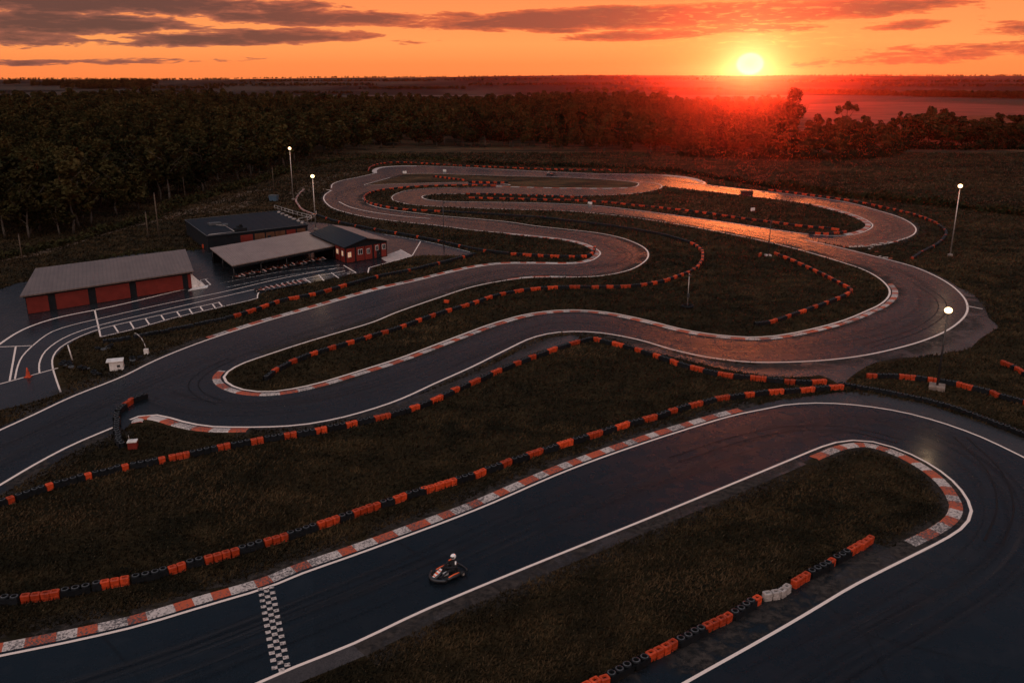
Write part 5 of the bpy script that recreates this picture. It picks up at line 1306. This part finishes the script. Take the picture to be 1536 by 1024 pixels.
rz_ |= pip(Pg, fuse(offset(sh, .1), offset(sh, -1.35)[::-1])) | pip(Pg, C([(904, 502), (958, 513), (1011, 529), (1065, 540.5), (1119, 547), (1180, 549), (1236, 560), (1180, 566), (1110, 558), (1040, 543), (960, 523)], 1.2))
rz_ |= pip(Pg, [Vector((p.x, p.y, 0)) for p in fuse([g.o + q for q in (g.at(-1, -1), g.at(g.L + 1, -1), g.at(g.L + 1, g.W), g.at(-1, g.W))])])
wy = np.array([ground_to_px(a, b) for a, b in Pg[::1]]) if False else None
ok = (isl | ~on_track) & ~kerbz & ~rz_
GX0, GY0, GS = -320.0, 15.0, .3
occ = np.zeros((2200, 1500), bool)
lp = np.array([(p.x, p.y) for p in LINEPTS]); ij = np.floor((lp - np.array([GX0, GY0])) / GS).astype(int)
for a in (-1, 0, 1):
    for b in (-1, 0, 1):
        q = ij + np.array([a, b]); k = (q[:, 0] >= 0) & (q[:, 0] < 2200) & (q[:, 1] >= 0) & (q[:, 1] < 1500); occ[q[k, 0], q[k, 1]] = True
q = np.floor((Pg - np.array([GX0, GY0])) / GS).astype(int); ok &= ~occ[np.clip(q[:, 0], 0, 2199), np.clip(q[:, 1], 0, 1499)]
Pg = Pg[ok]; n = len(Pg)
dist = Pg[:, 1]; hgt = rng.uniform(.05, .17, n) * (1 + dist / 110); wdt = .010 * (1 + dist / 24)
ang_ = rng.uniform(0, 6.28, n); lean = rng.normal(0, .55, (n, 2)) * hgt[:, None] + np.array([.35, .12]) * hgt[:, None]
base = np.column_stack([Pg, np.full(n, .012)]); tx = np.column_stack([np.cos(ang_), np.sin(ang_), np.zeros(n)]) * (wdt * 2.2)[:, None]
tip = base + np.column_stack([lean, hgt])
v = np.stack([base - tx, base + tx, tip], 1).reshape(-1, 3); f = np.arange(3 * n).reshape(-1, 3)
me = np_mesh('grass', v, f)
m, t, b = new_mat('grass_blades'); co = t.coord('Object')
col = t.mix(t.rng(t.noise(co, .35, 5, .65), .35, .68), (0.0104, 0.0081, 0.004), (0.0688, 0.0408, 0.0182)); col = t.mix(t.rng(t.noise(t.scale(co, (.028, .06, 1)), 1.0, 5, .65, .8), .36, .62, .0, .75), col, (0.0077, 0.0077, 0.0043)); col = t.mix(t.rng(t.noise(t.scale(co, (.02, .07, 1), (0, 0, .3)), 1.0, 5, .7, .6), .54, .68, 0, .6), col, (0.0842, 0.0491, 0.0239))
col = t.mix(t.rng(t.noise(co, 9, 2, .6), .62, .72), col, (0.1053, 0.0702, 0.0386))
t.put(b.inputs['Base Color'], col); b.inputs['Roughness'].default_value = .9; b.inputs['Specular IOR Level'].default_value = .08
struct(obj('grass', me, m), 'stuff')

# ------------------------------------------------------------------ haze
bm = bmesh.new(); box(bm, (0, 2150, 44), (9000, 5300, 90)); hz = struct(obj('haze', bm, []), 'stuff')
mh = bpy.data.materials.new('haze'); mh.use_nodes = True; nt = mh.node_tree
for nd in list(nt.nodes): nt.nodes.remove(nd)
pv = nt.nodes.new('ShaderNodeVolumePrincipled'); pv.inputs['Color'].default_value = (.92, .72, .64, 1); pv.inputs['Density'].default_value = .000023; pv.inputs['Anisotropy'].default_value = .958
ou = nt.nodes.new('ShaderNodeOutputMaterial'); nt.links.new(pv.outputs[0], ou.inputs['Volume'])
hz.data.materials.clear(); hz.data.materials.append(mh)
